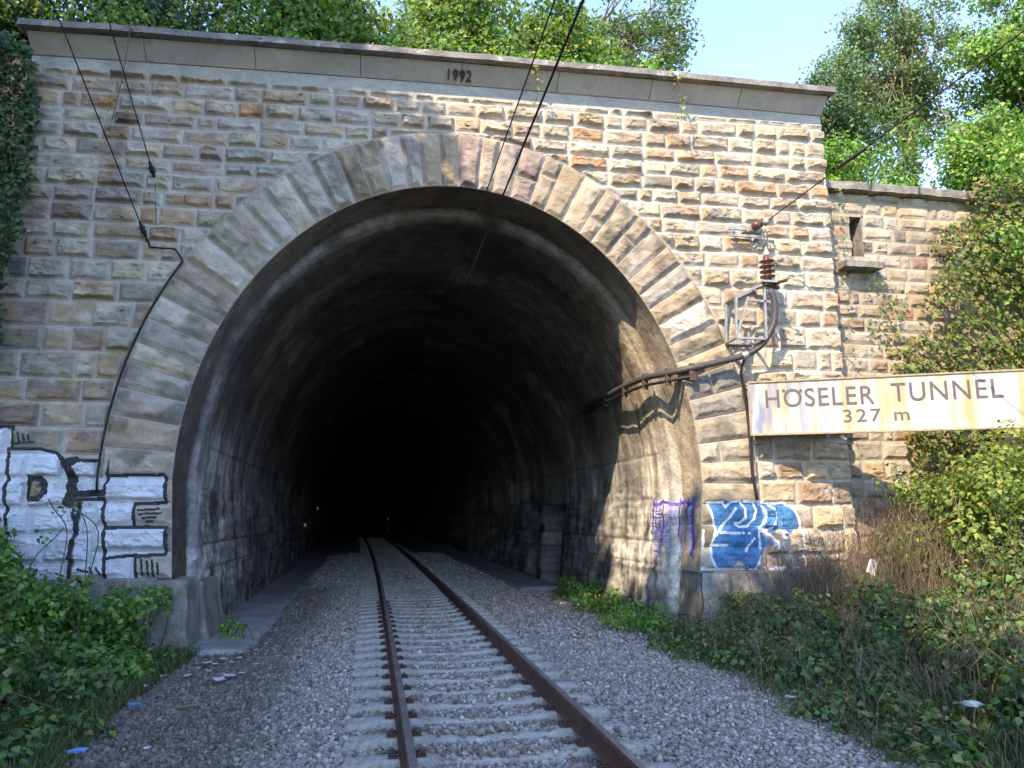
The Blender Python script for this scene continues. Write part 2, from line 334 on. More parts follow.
def ring_eval(t, r):
    X, Z = ring_pt(t, r); leg = (t < 0) | (t > 1); q = np.where(t < 0, 1 + t, 2 - t) * 1.49
    b = RG.b; i = np.clip(np.searchsorted(b, np.clip(t, 0, 1 - 1e-6), 'right') - 1, 0, NV - 1)
    L = 14.8 + 3 * r
    tt = t + .0008 * (vn(r * 6, t * 30, 4) - .5)
    d = np.minimum(tt - b[i], b[i + 1] - tt) * L; rw = np.array(RG.rows)
    k = np.clip(np.searchsorted(rw, q, 'right') - 1, 0, 3); dl = np.minimum(q - rw[k], rw[k + 1] - q)
    d = np.where(leg, dl, d); idx = np.where(leg, NV + k + np.where(t > 1, 6, 0), i)
    sp = RG.split[idx] > .8; sx = .35 + .3 * ((RG.split[idx] * 37) % 1)
    d = np.minimum(d, np.where(sp, np.abs(r - sx) * 1.05, 9)); C = RG.c[idx] * np.where(sp & (r > sx), .85, 1)[..., None]
    d = np.minimum(d, np.minimum(r, 1 - r) * 1.05 + .004); d = d + .012 * (fbm(X * 14, Z * 14, 3, 2) - .5)
    core = ss(.006, .016, d); bul = ss(.015, .08 + .05 * fbm(X * 3, Z * 3 + idx, 19, 3), d); sid = idx * 7.7
    h = .012 + core * .014 + bul * RG.d[idx] * .058 * rockface(X * .7 , Z * .7, sid, 61, fbm(X * 2.6 + sid, Z * 3.4 + sid, 61, 4), ridge(X * 1.5 + sid, Z * 2 + X + sid, 71, 3)) + .008 * fbm(X * 26, Z * 26, 22, 3)
    mt = np.array((.37, .345, .30)) * (0.8 + .3 * fbm(X, Z, 31, 3))[..., None]
    C = C * (.6 + .8 * fbm(X * 4 + sid, Z * 6 + sid, 45, 5))[..., None]
    tn = ss(.5, .75, fbm(X * 1.5 + sid, Z * 1.5, 46, 4))[..., None]; C = C * (1 - .5 * tn) + np.array((.30, .22, .13)) * .5 * tn
    dk = ss(.55, .72, fbm(X * 2.2 - sid, Z * 2.6, 48, 4))[..., None]; C = C * (1 - .45 * dk)
    return X, Z, h, C * core[..., None] + mt * (1 - core[..., None])

# ------------------------------------------------------------------ PORTAL
ZP = .71
portal = empty('tunnel_portal', (CX, Y0, -.4), 'wide rock-faced sandstone tunnel portal with a large voussoir arch and concrete cornice dated 1992', 'tunnel portal')
WX0, WX1 = -6.2, 8.12
st = .02
xs = np.arange(WX0, WX1 + st / 2, st); zs = np.arange(ZP - .05, 9.62, st)
X, Z = np.meshgrid(xs, zs, indexing='ij')
ro = rho_out(X, Z)
inside = ro < 0
Xs, Zs = X.copy(), Z.copy()
for _ in range(3):
    r2 = rho_out(Xs, Zs); mm = r2 < -.001
    sc = np.sqrt(((Xs - CX) / AE) ** 2 + (np.maximum(Zs - CZ, 0) / BE) ** 2); up = Zs > CZ
    Xs = np.where(mm, CX + (Xs - CX) / np.maximum(sc, .2), Xs); Zs = np.where(mm & up, CZ + (Zs - CZ) / np.maximum(sc, .2), Zs)
h, C = WALL.eval(X, Z, dextra=np.maximum(ro, 0) + .004)
topcap = ss(9.10, 9.16, Z - .016 * (X - 1)); h = h * (1 - topcap) + .008 * topcap; C = C * (1 - topcap[..., None]) + np.array((.37, .36, .32)) * (.85 + .3 * fbm(X * 2, Z * 4, 2, 4))[..., None] * topcap[..., None]
# lichen and damp marks
li = (ss(.62, .75, fbm(X * 1.2, Z * 2, 77, 4)) * ss(-3, -5, X) * ss(4.6, 4.0, Z) * ss(3.2, 3.6, Z))[..., None]
C = C * (1 - .6 * li) + np.array((.34, .28, .07)) * .6 * li
C *= (1 - .25 * ss(.45, .7, fbm(X * 2.2, Z * .35, 88, 4)) * ss(-1, -6, X))[..., None]
keep = ~((inside[:-1, :-1]) & (inside[1:, :-1]) & (inside[1:, 1:]) & (inside[:-1, 1:]))
V = np.stack([Xs, Y0 - h, Zs], -1).reshape(-1, 3)
npmesh('ashlar_wall', V, grid_faces(len(xs), len(zs), keep)[:, ::1], M['stone'], portal, C=C.reshape(-1, 3))
t = np.concatenate([np.linspace(-1, 0, 76)[:-1], np.linspace(0, 1, 860), np.linspace(1, 2, 76)[1:]]); r = np.linspace(0, 1, 56)
T, Rr = np.meshgrid(t, r, indexing='ij'); X, Z, h, C = ring_eval(T, Rr)
npmesh('arch_ring', np.stack([X, Y0 - h - .004, Z], -1).reshape(-1, 3), grid_faces(len(t), len(r)), M['stone'], portal, C=C.reshape(-1, 3))
# returns (wall thickness), right and left corner; plus an added hidden back plate keeping sky light out
b = MB(); b.box((WX1 - .004, Y0 + .6, 5), (.02, 1.19, 9.3)); b.box((WX0 + .004, Y0 + .6, 5), (.02, 1.19, 9.3)); b.box((.8, Y0 + 1.2, 9.2), (14.5, .1, 1.0)); b.build('wall_return_light_plate', M['plinth'], portal)
# cornice: concrete fascia leaning outwards + weathered cap, gently rising to the right
def prism_x(x0, x1, prof, dz, n, m, name, parent, jitter=0, gap=False):
    P = np.array(prof); xs = np.linspace(x0, x1, n); V = []; nx = len(P)
    for x in xs:
        j = jitter * (fbm(np.array([x * 1.5]), np.array([3.]), 5, 4)[0] - .5)
        for (y, z) in P: V.append((x, y - abs(j) * .6, z + dz(x) + j))
    F = []
    for i in range(n - 1):
        for k in range(nx): k2 = (k + 1) % nx; F.append((i * nx + k, i * nx + k2, (i + 1) * nx + k2, (i + 1) * nx + k))
    me = bpy.data.meshes.new(name); me.from_pydata(V, [], F + [tuple(range(nx)), tuple((n - 1) * nx + k for k in range(nx))[::-1]]); me.update()
    return link(name, me, m, parent)
cz = lambda x: .016 * (x - .9) + .0 - .0011 * (x - .9) ** 2 * 1.0
seg = np.linspace(WX0 - .0, WX1 + .02, 9)
for i in range(8):
    prism_x(seg[i] + .006, seg[i + 1] - .006, [(11.965, 9.395), (12.3, 9.395), (12.3, 9.66), (11.72, 9.66)], cz, 4, M['conc'], 'fascia_slab', portal)
prism_x(WX0 - .08, WX1 + .1, [(11.58, 9.67), (13.4, 9.67), (13.4, 9.80), (11.66, 9.80), (11.58, 9.78)], cz, 160, M['cap'], 'cornice_cap', portal, jitter=.035)
ang = math.atan2(11.965 - 11.72, 9.66 - 9.395)
mw = Matrix.Translation((.685, 11.827, 9.405)) @ Matrix.Rotation(rad(90) + ang, 4, 'X')
mw = Matrix.Translation((.68, 11.905, 9.435)) @ Matrix(((1, 0, 0, 0), (0, -math.sin(ang), -math.cos(ang), 0), (0, math.cos(ang), -math.sin(ang), 0), (0, 0, 0, 1)))
text_mesh('1992', .27, .012, 'date_numerals', M['numeral'], portal, mw, spacing=1.0, offset=0, xs=.9)
# plinth of the wall and jamb blocks
b = MB(); b.box(((-6.2 - 3.5) / 2, 12.05, .165), (2.7, .36, 1.11)); b.build('plinth', M['plinth'], portal, bevel=.03)
b = MB(); b.box(((5.38 + 8.1) / 2, 12.05, .165), (2.72, .36, 1.11)); b.build('plinth', M['plinth'], portal, bevel=.03)
def rough_block(x0, x1, y0, y1, z0, z1, name, tx=0, parent=portal, seed=1, m=M['plinth']):
    n = 14; V = []; F = []
    pts = {}
    def add(p):
        k = tuple(round(q, 4) for q in p)
        if k not in pts:
            pts[k] = len(V); f = (p[2] - z0) / (z1 - z0)
            nx = fbm(np.array([p[1] * 3 + p[2] * 2]), np.array([p[2] * 3 + p[0]]), seed, 3)[0] - .5
            ny = fbm(np.array([p[0] * 3 + 5]), np.array([p[2] * 3]), seed + 3, 3)[0] - .5
            nz = fbm(np.array([p[0] * 4 + 5]), np.array([p[1] * 4]), seed + 6, 3)[0] - .5
            V.append((p[0] + tx * f + nx * .09, p[1] + ny * .09, p[2] + nz * .05))
        return pts[k]
    L = lambda a, b_, i: a + (b_ - a) * i / n
    for ax in range(3):
        for s_ in (0, 1):
            for i in range(n):
                for j in range(n):
                    q = []
                    for (a_, b2) in ((i, j), (i + 1, j), (i + 1, j + 1), (i, j + 1)):
                        if ax == 0: p = ((x0, x1)[s_], L(y0, y1, a_), L(z0, z1, b2))
                        elif ax == 1: p = (L(x0, x1, a_), (y0, y1)[s_], L(z0, z1, b2))
                        else: p = (L(x0, x1, a_), L(y0, y1, b2), (z0, z1)[s_])
                        q.append(add(p))
                    F.append(tuple(q))
    me = bpy.data.meshes.new(name); me.from_pydata(V, [], F); me.update(); me.polygons.foreach_set('use_smooth', [True] * len(F))
    return link(name, me, m, parent)
rough_block(-3.50, -2.95, 11.72, 12.45, -.6, .69, 'jamb_block', tx=-.10)
rough_block(-3.5, -2.80, 12.5, 13.7, -.6, .60, 'jamb_block', tx=-.22, seed=4)
rough_block(5.0, 5.5, 11.72, 12.5, -.6, .69, 'jamb_block', tx=.10, seed=8)

# lining: reveal, lip, barrel (follows the bend of the track)
ys = np.concatenate([[11.972], np.arange(11.985, 13.3, .04), np.arange(13.3, 19.9, .08), np.arange(20, 40, .4), np.arange(40, 150, 2.)])
def sc_of(y): return 1 - .028 * ss(12.86, 12.98, y) - .012 * ss(12.98, 13.2, y)
nt_ = 300; tt = np.concatenate([np.linspace(-2.0, 0, 70)[:-1], np.linspace(0, 1, 320), np.linspace(1, 3.0, 70)[1:]])
Yg, Tg = np.meshgrid(ys, tt, indexing='ij')
th = np.pi * (1 - np.clip(Tg, 0, 1)); q = np.where(Tg < 0, -Tg, np.where(Tg > 1, Tg - 1, 0)); sgn = np.where(Tg < .5, 1, -1)
S = sc_of(Yg); cx = CX + (track_x(Yg) - track_x(12.)) * ss(12, 13.5, Yg)
bumpn = (.05 * (fbm(Yg * 1.2, Tg * 18, 12, 5) - .5) + .05 * (ridge(Yg * 2.2, Tg * 26, 13, 3) - .5) * ss(12.9, 13.3, Yg)) * ss(12.0, 12.3, Yg)
X = cx + (AI * S + bumpn) * np.cos(th) + sgn * q * (.11 + .0 * Yg); Z = CZ + (BI * S + bumpn) * np.sin(th) - q * 1.49
niche = (Yg > 20.5) & (Yg < 22.0) & (Tg > 1.15)
X = X + niche * .9
niche2 = (Yg > 23.4) & (Yg < 24.2) & (Tg > 1.1); X = X + niche2 * .25
# colour: soot, lime runs, paler walls near the mouth; leached right side also painted lighter as sunlit
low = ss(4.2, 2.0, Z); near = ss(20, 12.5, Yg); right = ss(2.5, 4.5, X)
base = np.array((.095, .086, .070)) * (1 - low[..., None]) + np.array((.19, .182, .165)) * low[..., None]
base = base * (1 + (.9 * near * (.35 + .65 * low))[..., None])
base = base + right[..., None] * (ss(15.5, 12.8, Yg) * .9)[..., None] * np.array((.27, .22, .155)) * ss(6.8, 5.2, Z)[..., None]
P = fbm(Yg * 1.1, Tg * 6, 5, 5); base = base * (.35 + 1.35 * P)[..., None]
streak = ss(.50, .66, fbm(Yg * 3.5, Tg * 2.2, 15, 4)); base = base * (1 - .62 * streak * low * ss(12.9, 13.4, Yg))[..., None]
lime = ss(.60, .74, fbm(Yg * 5, Tg * 2.0, 25, 4)) * (.25 + .75 * low); base = base + (lime * .12)[..., None] * np.array((1, .97, .9))
s2 = fbm(Yg * 9, Tg * 2.6, 65, 4); base = base * (1 + ((s2 - .5) * 2.2 * ss(17, 13, Yg) * ss(6.0, 4.5, Z))[..., None])
patch = ss(.66, .70, fbm(Yg * .7 + 3, Tg * 9, 35, 3)) * (Yg > 13.2); base = base + (patch * .08)[..., None]; base = base * (1 - .35 * ss(.5, .62, fbm(Yg * .9 + 7, Tg * 11, 36, 4)) * (1 - low))[..., None]
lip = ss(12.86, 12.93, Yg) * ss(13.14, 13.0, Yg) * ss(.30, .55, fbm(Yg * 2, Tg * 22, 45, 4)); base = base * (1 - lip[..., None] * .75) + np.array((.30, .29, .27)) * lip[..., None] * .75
rev = ss(12.84, 12.80, Yg); rc = np.array((.17, .145, .112)) * (.6 + .8 * fbm(Yg * 2.5, Tg * 30, 55, 4))[..., None]; rc = rc + (right * .17)[..., None] * np.array((1, .85, .65)) * ss(6.6, 5.4, Z)[..., None]  # right reveal made paler and warmer, sun put into its colour
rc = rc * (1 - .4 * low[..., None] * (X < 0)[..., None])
base = base * (1 - rev[..., None]) + rc * rev[..., None]
# coursed blocks low on the walls: shallow joints
jo = np.minimum(np.abs(((Z + .1) / .42) % 1 - .5), 9); row = np.floor((Z + .1) / .42); jv = np.abs(((Yg + row * .37) / .75) % 1 - .5)
jm = (np.maximum(ss(.455, .49, jo), ss(.475, .492, jv)) * ss(3.4, 2.6, Z) * (Yg > 13.3)); base = base * (1 - .55 * jm[..., None]); blk = _T[(np.floor((Yg + row * .37) / .75).astype(int) * 7) & 255, (row.astype(int) * 13) & 255]; base = base * (1 + ((blk - .5) * .6 * ss(3.4, 2.6, Z) * (Yg > 13.3))[..., None]); X = X + (X - CX) / 4.2 * .02 * jm
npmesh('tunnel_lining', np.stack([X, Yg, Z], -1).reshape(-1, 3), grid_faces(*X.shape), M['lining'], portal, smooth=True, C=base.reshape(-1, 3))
b = MB(); b.box((float(track_x(147.)) + .2, 147, 3), (14, .3, 12)); b.build('light_block_cap', M['soil'], portal)  # added unseen wall closing the barrel so no light leaks in

# ---- draped paint
def pip(px, pz, poly):
    c = np.zeros(px.shape, bool); n = len(poly)
    for i in range(n):
        x1, z1 = poly[i]; x2, z2 = poly[(i + 1) % n]
        if z1 == z2: continue
        m = ((z1 > pz) != (z2 > pz)) & (px < (x2 - x1) * (pz - z1) / (z2 - z1) + x1); c ^= m
    return c
def dist_line(px, pz, pts):
    d = np.full(px.shape, 9.)
    for (a, b_) in zip(pts[:-1], pts[1:]):
        ax, az = a; bx, bz = b_; L = (bx - ax) ** 2 + (bz - az) ** 2 + 1e-9
        u = np.clip(((px - ax) * (bx - ax) + (pz - az) * (bz - az)) / L, 0, 1)
        d = np.minimum(d, np.hypot(px - ax - u * (bx - ax), pz - az - u * (bz - az)))
    return d
fpx = 720.; PSI, TH = rad(9.1), rad(10.3)
_F = np.array([math.sin(PSI) * math.cos(TH), math.cos(PSI) * math.cos(TH), math.sin(TH)]); _R = np.array([math.cos(PSI), -math.sin(PSI), 0]); _U = np.cross(_R, _F)
def wall_at(px, py, Y=12.0):       # measured from the photograph: where a point lies on the portal face
    d = _F + _R * (px - 512) / fpx + _U * (384 - py) / fpx; s = Y / d[1]; return (float(d[0] * s), float(1.66 + d[2] * s))
def W(L, Y=12.0): return [wall_at(a, b_, Y) for a, b_ in L]
def surf_h(X, Z):
    ro = rho_out(X, Z); h, _ = WALL.eval(X, Z, dextra=np.maximum(ro, 0) + .004)
    # ring heights
    inr = ro <= 0
    if inr.any():
        x, z = X[inr], Z[inr]; zz = np.maximum(z - CZ, 0); leg = z < CZ
        xi = CX + np.where(x < CX, -1, 1) * (AI - np.where(leg, (CZ - z) / 1.49 * .11, 0)); xe = CX + np.where(x < CX, -1, 1) * AE
        r_leg = (x - xi) / (xe - xi); rr = np.hypot((x - CX) / ((AI + AE) / 2), zz / ((BI + BE) / 2)); r_el = (rr - .9) / .2
        t_leg = np.where(x < CX, -(CZ - z) / 1.49, 1 + (CZ - z) / 1.49); t_el = 1 - np.arctan2(zz / BI, (x - CX) / AI) / np.pi
        _, _, hh, _ = ring_eval(np.where(leg, t_leg, t_el), np.clip(np.where(leg, r_leg, r_el), 0, 1)); h[inr] = hh + .004
    return h
def drape(name, layers, x0, x1, z0, z1, parent, step=.012, lim=None):
    xs = np.arange(x0, x1, step); zs = np.arange(z0, z1, step); X, Z = np.meshgrid(xs, zs, indexing='ij')
    h = surf_h(X, Z); Xc = (X[:-1, :-1] + X[1:, 1:]) / 2; Zc = (Z[:-1, :-1] + Z[1:, 1:]) / 2
    Xj = Xc + .012 * (fbm(Xc * 6, Zc * 6, 91, 3) - .5); Zj = Zc + .012 * (fbm(Xc * 6, Zc * 6, 92, 3) - .5)
    owner = np.full(Xc.shape, -1)
    for i, (_, fn) in enumerate(layers): owner[fn(Xj, Zj)] = i
    owner[(Zc < ZP + .01)] = -1
    if lim is not None: owner[~lim(Xc, Zc)] = -1
    V = np.stack([X, Y0 - h - .007, Z], -1).reshape(-1, 3); F = grid_faces(*X.shape)
    root = None
    for i, (lname, _) in enumerate(layers):
        f = F[(owner == i).reshape(-1)]
        if not len(f): continue
        u, inv = np.unique(f, return_inverse=True)
        o = npmesh(name if root is None else lname, V[u], inv.reshape(f.shape), M[lname.split('|')[-1]] if '|' in lname else M[lname], None)
        o.name = name if root is None else {'ink': 'black_outline', 'white': 'white_line', 'slate': 'slate_fill', 'violet': 'violet_line'}.get(lname, lname)
        o.data.name = o.name; o.parent = portal if root is None else root
        o.location = -Vector(portal.location) if root is None else (0, 0, 0)
        if root is None: root = o
    return root
jx = wall_at(170, 520)[0]
P_R = W([(8, 449), (40, 449), (58, 454), (70, 466), (74, 480), (74, 492), (68, 503), (82, 503), (72, 547), (67, 600), (0, 600), (8, 520), (10, 480)])
P_0 = W([(-60, 425), (13, 427), (14, 447), (8, 449), (9, 480), (6, 540), (2, 610), (-60, 610)])
P_i = W([(76, 462), (110, 461), (108, 491), (75, 493)])
P_i2 = W([(84, 500), (106, 499), (105, 520), (106, 575), (74, 575), (76, 550)])
P_E = W([(110, 476), (166, 475), (166, 502), (136, 503), (135, 526), (166, 526), (166, 553), (137, 556), (136, 585), (106, 585), (107, 530), (108, 500)])
hole = W([(31, 478), (42, 479), (47, 485), (47, 493), (42, 499), (30, 499)])
bars = [W([(76, 461), (67, 463), (73, 474), (75, 492), (70, 503)])]
outl = [W([(-60, 427), (14, 427), (14, 448)]), W([(8, 600), (8, 520), (10, 460), (9, 449), (42, 449), (57, 453), (69, 465), (74, 480), (74, 493), (68, 504), (81, 504), (73, 546), (68, 600)]),
        W([(70, 461), (110, 461), (108, 493), (74, 494)]), W([(76, 500), (106, 499), (106, 520), (106, 590)]), W([(109, 476), (167, 475), (167, 503), (136, 504), (135, 527), (167, 527), (167, 554), (137, 556), (137, 600)]),
        W([(106, 528), (135, 527)]), W([(107, 558), (137, 555)]), W([(74, 510), (78, 530), (70, 560), (68, 600)])]
ticks = [W(l) for l in ([(20, 433), (21, 443)], [(25, 435), (26, 443)], [(30, 436), (31, 443)], [(16, 444), (36, 442)], [(143, 559), (144, 575)], [(149, 561), (150, 575)], [(154, 560), (155, 576)], [(159, 563), (160, 574)],
         [(140, 510), (160, 509)], [(141, 514), (162, 513)], [(144, 518), (158, 517)], [(148, 521), (154, 521)], [(80, 569), (88, 572)], [(90, 568), (94, 574)], [(98, 568), (102, 574)])]
fill = lambda x, z: (pip(x, z, P_R) | pip(x, z, P_0) | pip(x, z, P_i) | pip(x, z, P_i2) | pip(x, z, P_E)) & ~pip(x, z, hole)
def inkf(x, z):
    m = np.zeros(x.shape, bool)
    for l in outl: m |= dist_line(x, z, l) < .026
    for l in bars: m |= dist_line(x, z, l) < .075
    for l in ticks: m |= dist_line(x, z, l) < .017
    hd = dist_line(x, z, hole + [hole[0]]); m |= hd < .04; m |= dist_line(x, z, W([(76, 494), (106, 493)])) < .05
    return m & (x < jx + .02)
gr = drape('graffiti', [('silver', fill), ('ink', inkf)], WX0 + .01, jx + .03, ZP + .005, 3.2, portal)
gr['label'] = 'silver block-letter graffiti with black outlines left of the arch'
body1 = W([(706, 503), (722, 502), (733, 501), (745, 500), (757, 503), (770, 503), (782, 504), (790, 508), (797, 520), (801, 533), (776, 541), (762, 549), (756, 562), (752, 573), (736, 560), (728, 570), (718, 571), (711, 560), (709, 548), (714, 530)])
slate1 = W([(758, 531), (805, 525), (803, 573), (778, 573), (776, 546)])
wl = [W(l) for l in ([(706, 503), (721, 502)], [(706, 503), (709, 512), (714, 529), (710, 545), (709, 556), (713, 566), (722, 573)], [(721, 502), (724, 507), (730, 502), (738, 501), (743, 508), (744, 517), (738, 523), (734, 523)],
      [(734, 508), (728, 517), (720, 527), (714, 535)], [(742, 501), (752, 502), (754, 511), (752, 519), (746, 526), (738, 527), (734, 524)], [(756, 503), (762, 507), (765, 516), (762, 524), (757, 529)],
      [(754, 501), (766, 503), (774, 510), (776, 519), (771, 528), (765, 530), (757, 528)], [(718, 532), (738, 533)], [(711, 545), (726, 545)], [(757, 530), (764, 532), (776, 542), (776, 548)], [(757, 530), (759, 548)],
      [(753, 538), (748, 545), (744, 551)], [(770, 504), (782, 503), (790, 507), (797, 518), (800, 532), (803, 548), (803, 566)], [(759, 556), (755, 566), (753, 573)], [(702, 530), (702, 548)], [(741, 533), (742, 533)], [(747, 533), (748, 533)])]
dot = wall_at(783, 535)
def whitef(x, z):
    m = np.zeros(x.shape, bool)
    for l in wl: m |= dist_line(x, z, l) < .022
    dd = np.hypot(x - dot[0], z - dot[1]); m |= (dd < .085) & (dd > .03); m |= (z < ZP + .07) & (x < wall_at(800, 570)[0]) & (x > wall_at(700, 570)[0]) & (fbm(x * 5, z * 9, 3) > .45)
    return m
g2 = drape('graffiti', [('blue', lambda x, z: pip(x, z, body1) & ~(pip(x, z, slate1) & (z < wall_at(780, 531)[1] + .05 * np.sin(x * 20)))), ('white', whitef)], 5.15, 7.3, ZP + .005, 2.2, portal)
g2['label'] = 'blue bubble-letter graffiti outlined in white low on the right pier'

# graffiti on the lit inner jamb (follows the lining)
yj = np.arange(12.22, 13.85, .02); zj = np.arange(.72, 1.98, .012); Yj, Zj = np.meshgrid(yj, zj, indexing='ij')
def lin_x(y, z): return CX + (AI) * np.cos(np.arcsin(np.clip((z - CZ) / BI, 0, 1))) - np.maximum(CZ - z, 0) / 1.49 * .11 - .5 * .035 * 0 - .0
qj = np.clip((CZ - Zj) / 1.49, 0, 2); Sj = sc_of(Yj); cj = CX + (track_x(Yj) - track_x(12.)) * ss(12, 13.5, Yj); tj = 1 + qj
bj = (.05 * (fbm(Yj * 1.2, tj * 18, 12, 5) - .5) + .05 * (ridge(Yj * 2.2, tj * 26, 13, 3) - .5) * ss(12.9, 13.3, Yj)) * ss(12.0, 12.3, Yj)
Vj = np.stack([cj + AI * Sj + bj - qj * .11 - .014, Yj, Zj], -1).reshape(-1, 3); Fj = grid_faces(*Yj.shape)
Yc = (Yj[:-1, :-1] + Yj[1:, 1:]) / 2; Zc = (Zj[:-1, :-1] + Zj[1:, 1:]) / 2
vl = ((np.abs(Yc - 12.30 - .03 * np.sin(Zc * 9)) < .05) & (Zc > .95)) | ((np.abs(Yc - 13.70) < .045) & (Zc > 1.3)) | ((np.abs(Zc - 1.88 - .03 * np.sin(Yc * 12)) < .03) & (Yc > 12.3) & (Yc < 13.7)) | ((np.abs(((Yc - 12.35) / .34) % 1 - .5) < .07) & (Zc > 1.5 - .3 * np.sin(Yc * 3)))
fl = (Zc > 1.3 - .5 * np.abs(np.sin(Yc * 5))) & (Yc > 12.3) & (Yc < 13.7) & (Zc < 1.9) & ~vl & (fbm(Yc * 8, Zc * 1.6, 5) > .42)
for nm, msk, mm in (('graffiti', fl, 'lilac'), ('violet_line', vl, 'violet')):
    f = Fj[msk.reshape(-1)]; u, inv = np.unique(f, return_inverse=True)
    o = npmesh(nm, Vj[u], inv.reshape(f.shape), M[mm], None)
    if nm == 'graffiti': o.parent = portal; o.location = -Vector(portal.location); g3 = o; o['label'] = 'violet and white drip graffiti inside the right jamb'
    else: o.parent = g3; o.location = (0, 0, 0)

# ------------------------------------------------------------------ WING WALL with slot window
wing = empty('wing_wall', (9.8, 12.4, 0), 'lower weathered stone wing wall with slot window right of the portal, half under ivy', 'retaining wall')
rw = [-.2]
while rw[-1] < 8.1: rw.append(rw[-1] + (.27 if rw[-1] > 3 else .36))
PALW = PAL * np.array([.86, .83, .82])
WING = Masonry(8, 14.5, rw, 17, .3, .72, skew=0, depth=.035, pal=PALW, joint=.010, mortar=(.33, .29, .225))
xs = np.arange(8.10, 13.6, .024); zs = np.arange(.0, 8.06, .024); X, Z = np.meshgrid(xs, zs, indexing='ij'); h, C = WING.eval(X, Z)
C = C * (.75 + .5 * fbm(X * 1.5, Z * 1.5, 9, 4))[..., None]
Xc = (X[:-1, :-1] + X[1:, 1:]) / 2; Zc = (Z[:-1, :-1] + Z[1:, 1:]) / 2
keep = ~((Xc > 8.84) & (Xc < 9.10) & (Zc > 6.72) & (Zc < 7.55))
npmesh('stonework', np.stack([X, 12.42 - h, Z], -1).reshape(-1, 3), grid_faces(len(xs), len(zs), keep), M['stone'], wing, C=C.reshape(-1, 3))
b = MB(); b.box((8.81, 12.64, 7.14), (.06, .46, .95)); b.box((9.13, 12.64, 7.14), (.06, .46, .95)); b.box((8.97, 12.64, 7.59), (.4, .46, .07)); b.box((8.97, 12.64, 6.69), (.4, .46, .07)); b.box((8.97, 12.9, 7.14), (.5, .05, 1.1)); b.build('window_reveal', M['plinth'], wing)
rough_block(8.47, 9.30, 12.08, 12.42, 6.40, 6.52, 'window_sill', parent=wing, seed=5)
for i in range(5):
    rough_block(8.14 + i * 1.1, 8.14 + (i + 1) * 1.1 - .012, 12.20, 12.9, 8.05, 8.21, 'coping_stone', parent=wing, seed=20 + i)

# ------------------------------------------------------------------ GROUND
def gz(x, y):
    x = np.asarray(x, float); y = np.asarray(y, float)
    z = -.40 - .14 * ss(-3.3, -2.7, x) * ss(4.3, 3.7, x) + .10 * (fbm(x * .8, y * .8, 4, 3) - .5)
    z = z + 1.0 * ss(-3.2, -6.5, x) + 2.6 * ss(-6.5, -14, x)
    z = z + .55 * ss(4.2, 7.0, x) + 1.0 * ss(7, 9.2, x) + np.maximum(x - 9.0, 0) * .85 - np.maximum(x - 17.5, 0) * .85
    top = 9.25 + 1.2 * fbm(x * .1, y * .1, 8, 2) + np.maximum(y - 20, 0) * .10
    hill = ss(12.9, 13.05, y)
    z = np.where((x > 8.1) & (x < 40), z * (1 - hill) + (7.9 + np.maximum(x - 14, 0) * .1 + np.maximum(y - 16, 0) * .12) * hill, z * (1 - hill) + top * hill)
    z = np.where((y > 11.6) & (y <= 12.9) & (x > -5.2) & (x < 7), np.minimum(z, -.35), z)
    z = np.where((y <= 12.9) & (x < -6.6) & (y > 10.5), z + (9.2 - z) * ss(-6.6, -10, x) * ss(10.5, 12.5, y), z)
    return z
gx = np.unique(np.concatenate([np.linspace(-14, 16, 151), np.linspace(-600, 600, 61), [-6.6, 8.1]])); gy = np.unique(np.concatenate([np.linspace(-6, 12.9, 95), np.linspace(13.05, 40, 40), np.linspace(-300, 600, 46)]))
X, Y = np.meshgrid(gx, gy, indexing='ij'); Z = gz(X, Y); Z = np.where((X > -5.6) & (X < 7.2) & (Y > 11.9) & (Y < 13.0), -.47, Z)
# the cutting floor continues into the barrel below the hill: leave the slot over the barrel in a second sheet
Xc = (X[:-1, :-1] + X[1:, 1:]) / 2; Yc = (Y[:-1, :-1] + Y[1:, 1:]) / 2
floor_ = npmesh('ground', np.stack([X, Y, Z], -1).reshape(-1, 3), grid_faces(*X.shape, ~((Yc > 12.5) & (Yc < 13.06) & (Xc > -5.2) & (Xc < 7.0))), M['soil'], smooth=True); tag(floor_, kind='structure')
yb = np.linspace(12.0, 149, 80); xb = np.linspace(-5.5, 5.5, 6); X, Y = np.meshgrid(xb, yb, indexing='ij')
tf = npmesh('tunnel_floor', np.stack([X + track_x(Y), Y, 0 * X - .42], -1).reshape(-1, 3), grid_faces(*X.shape), M['soil'], smooth=True); tag(tf, kind='structure')
# ballast bed
def bed_z(u, y):   # u = offset from track centre
    au = np.abs(u)
    z = -.243 - .03 * ss(1.3, 1.9, au) - .05 * ss(2.0, 3.2, au) + .02 * (fbm(u * 2, y * 2, 9, 3) - .5)
    z = z - .04 * ss(-1.7, -2.5, u)
    return z
yb = np.concatenate([np.arange(.5, 30, .12), np.arange(30, 148, 2.)]); ub = np.linspace(-4.1, 3.75, 66); U_, Y = np.meshgrid(ub, yb, indexing='ij')
Xb = U_ + track_x(Y)
bed = npmesh('track_bed', np.stack([Xb, Y, bed_z(U_, Y)], -1).reshape(-1, 3), grid_faces(*U_.shape), M['gravelbase'], smooth=True); tag(bed, kind='structure')
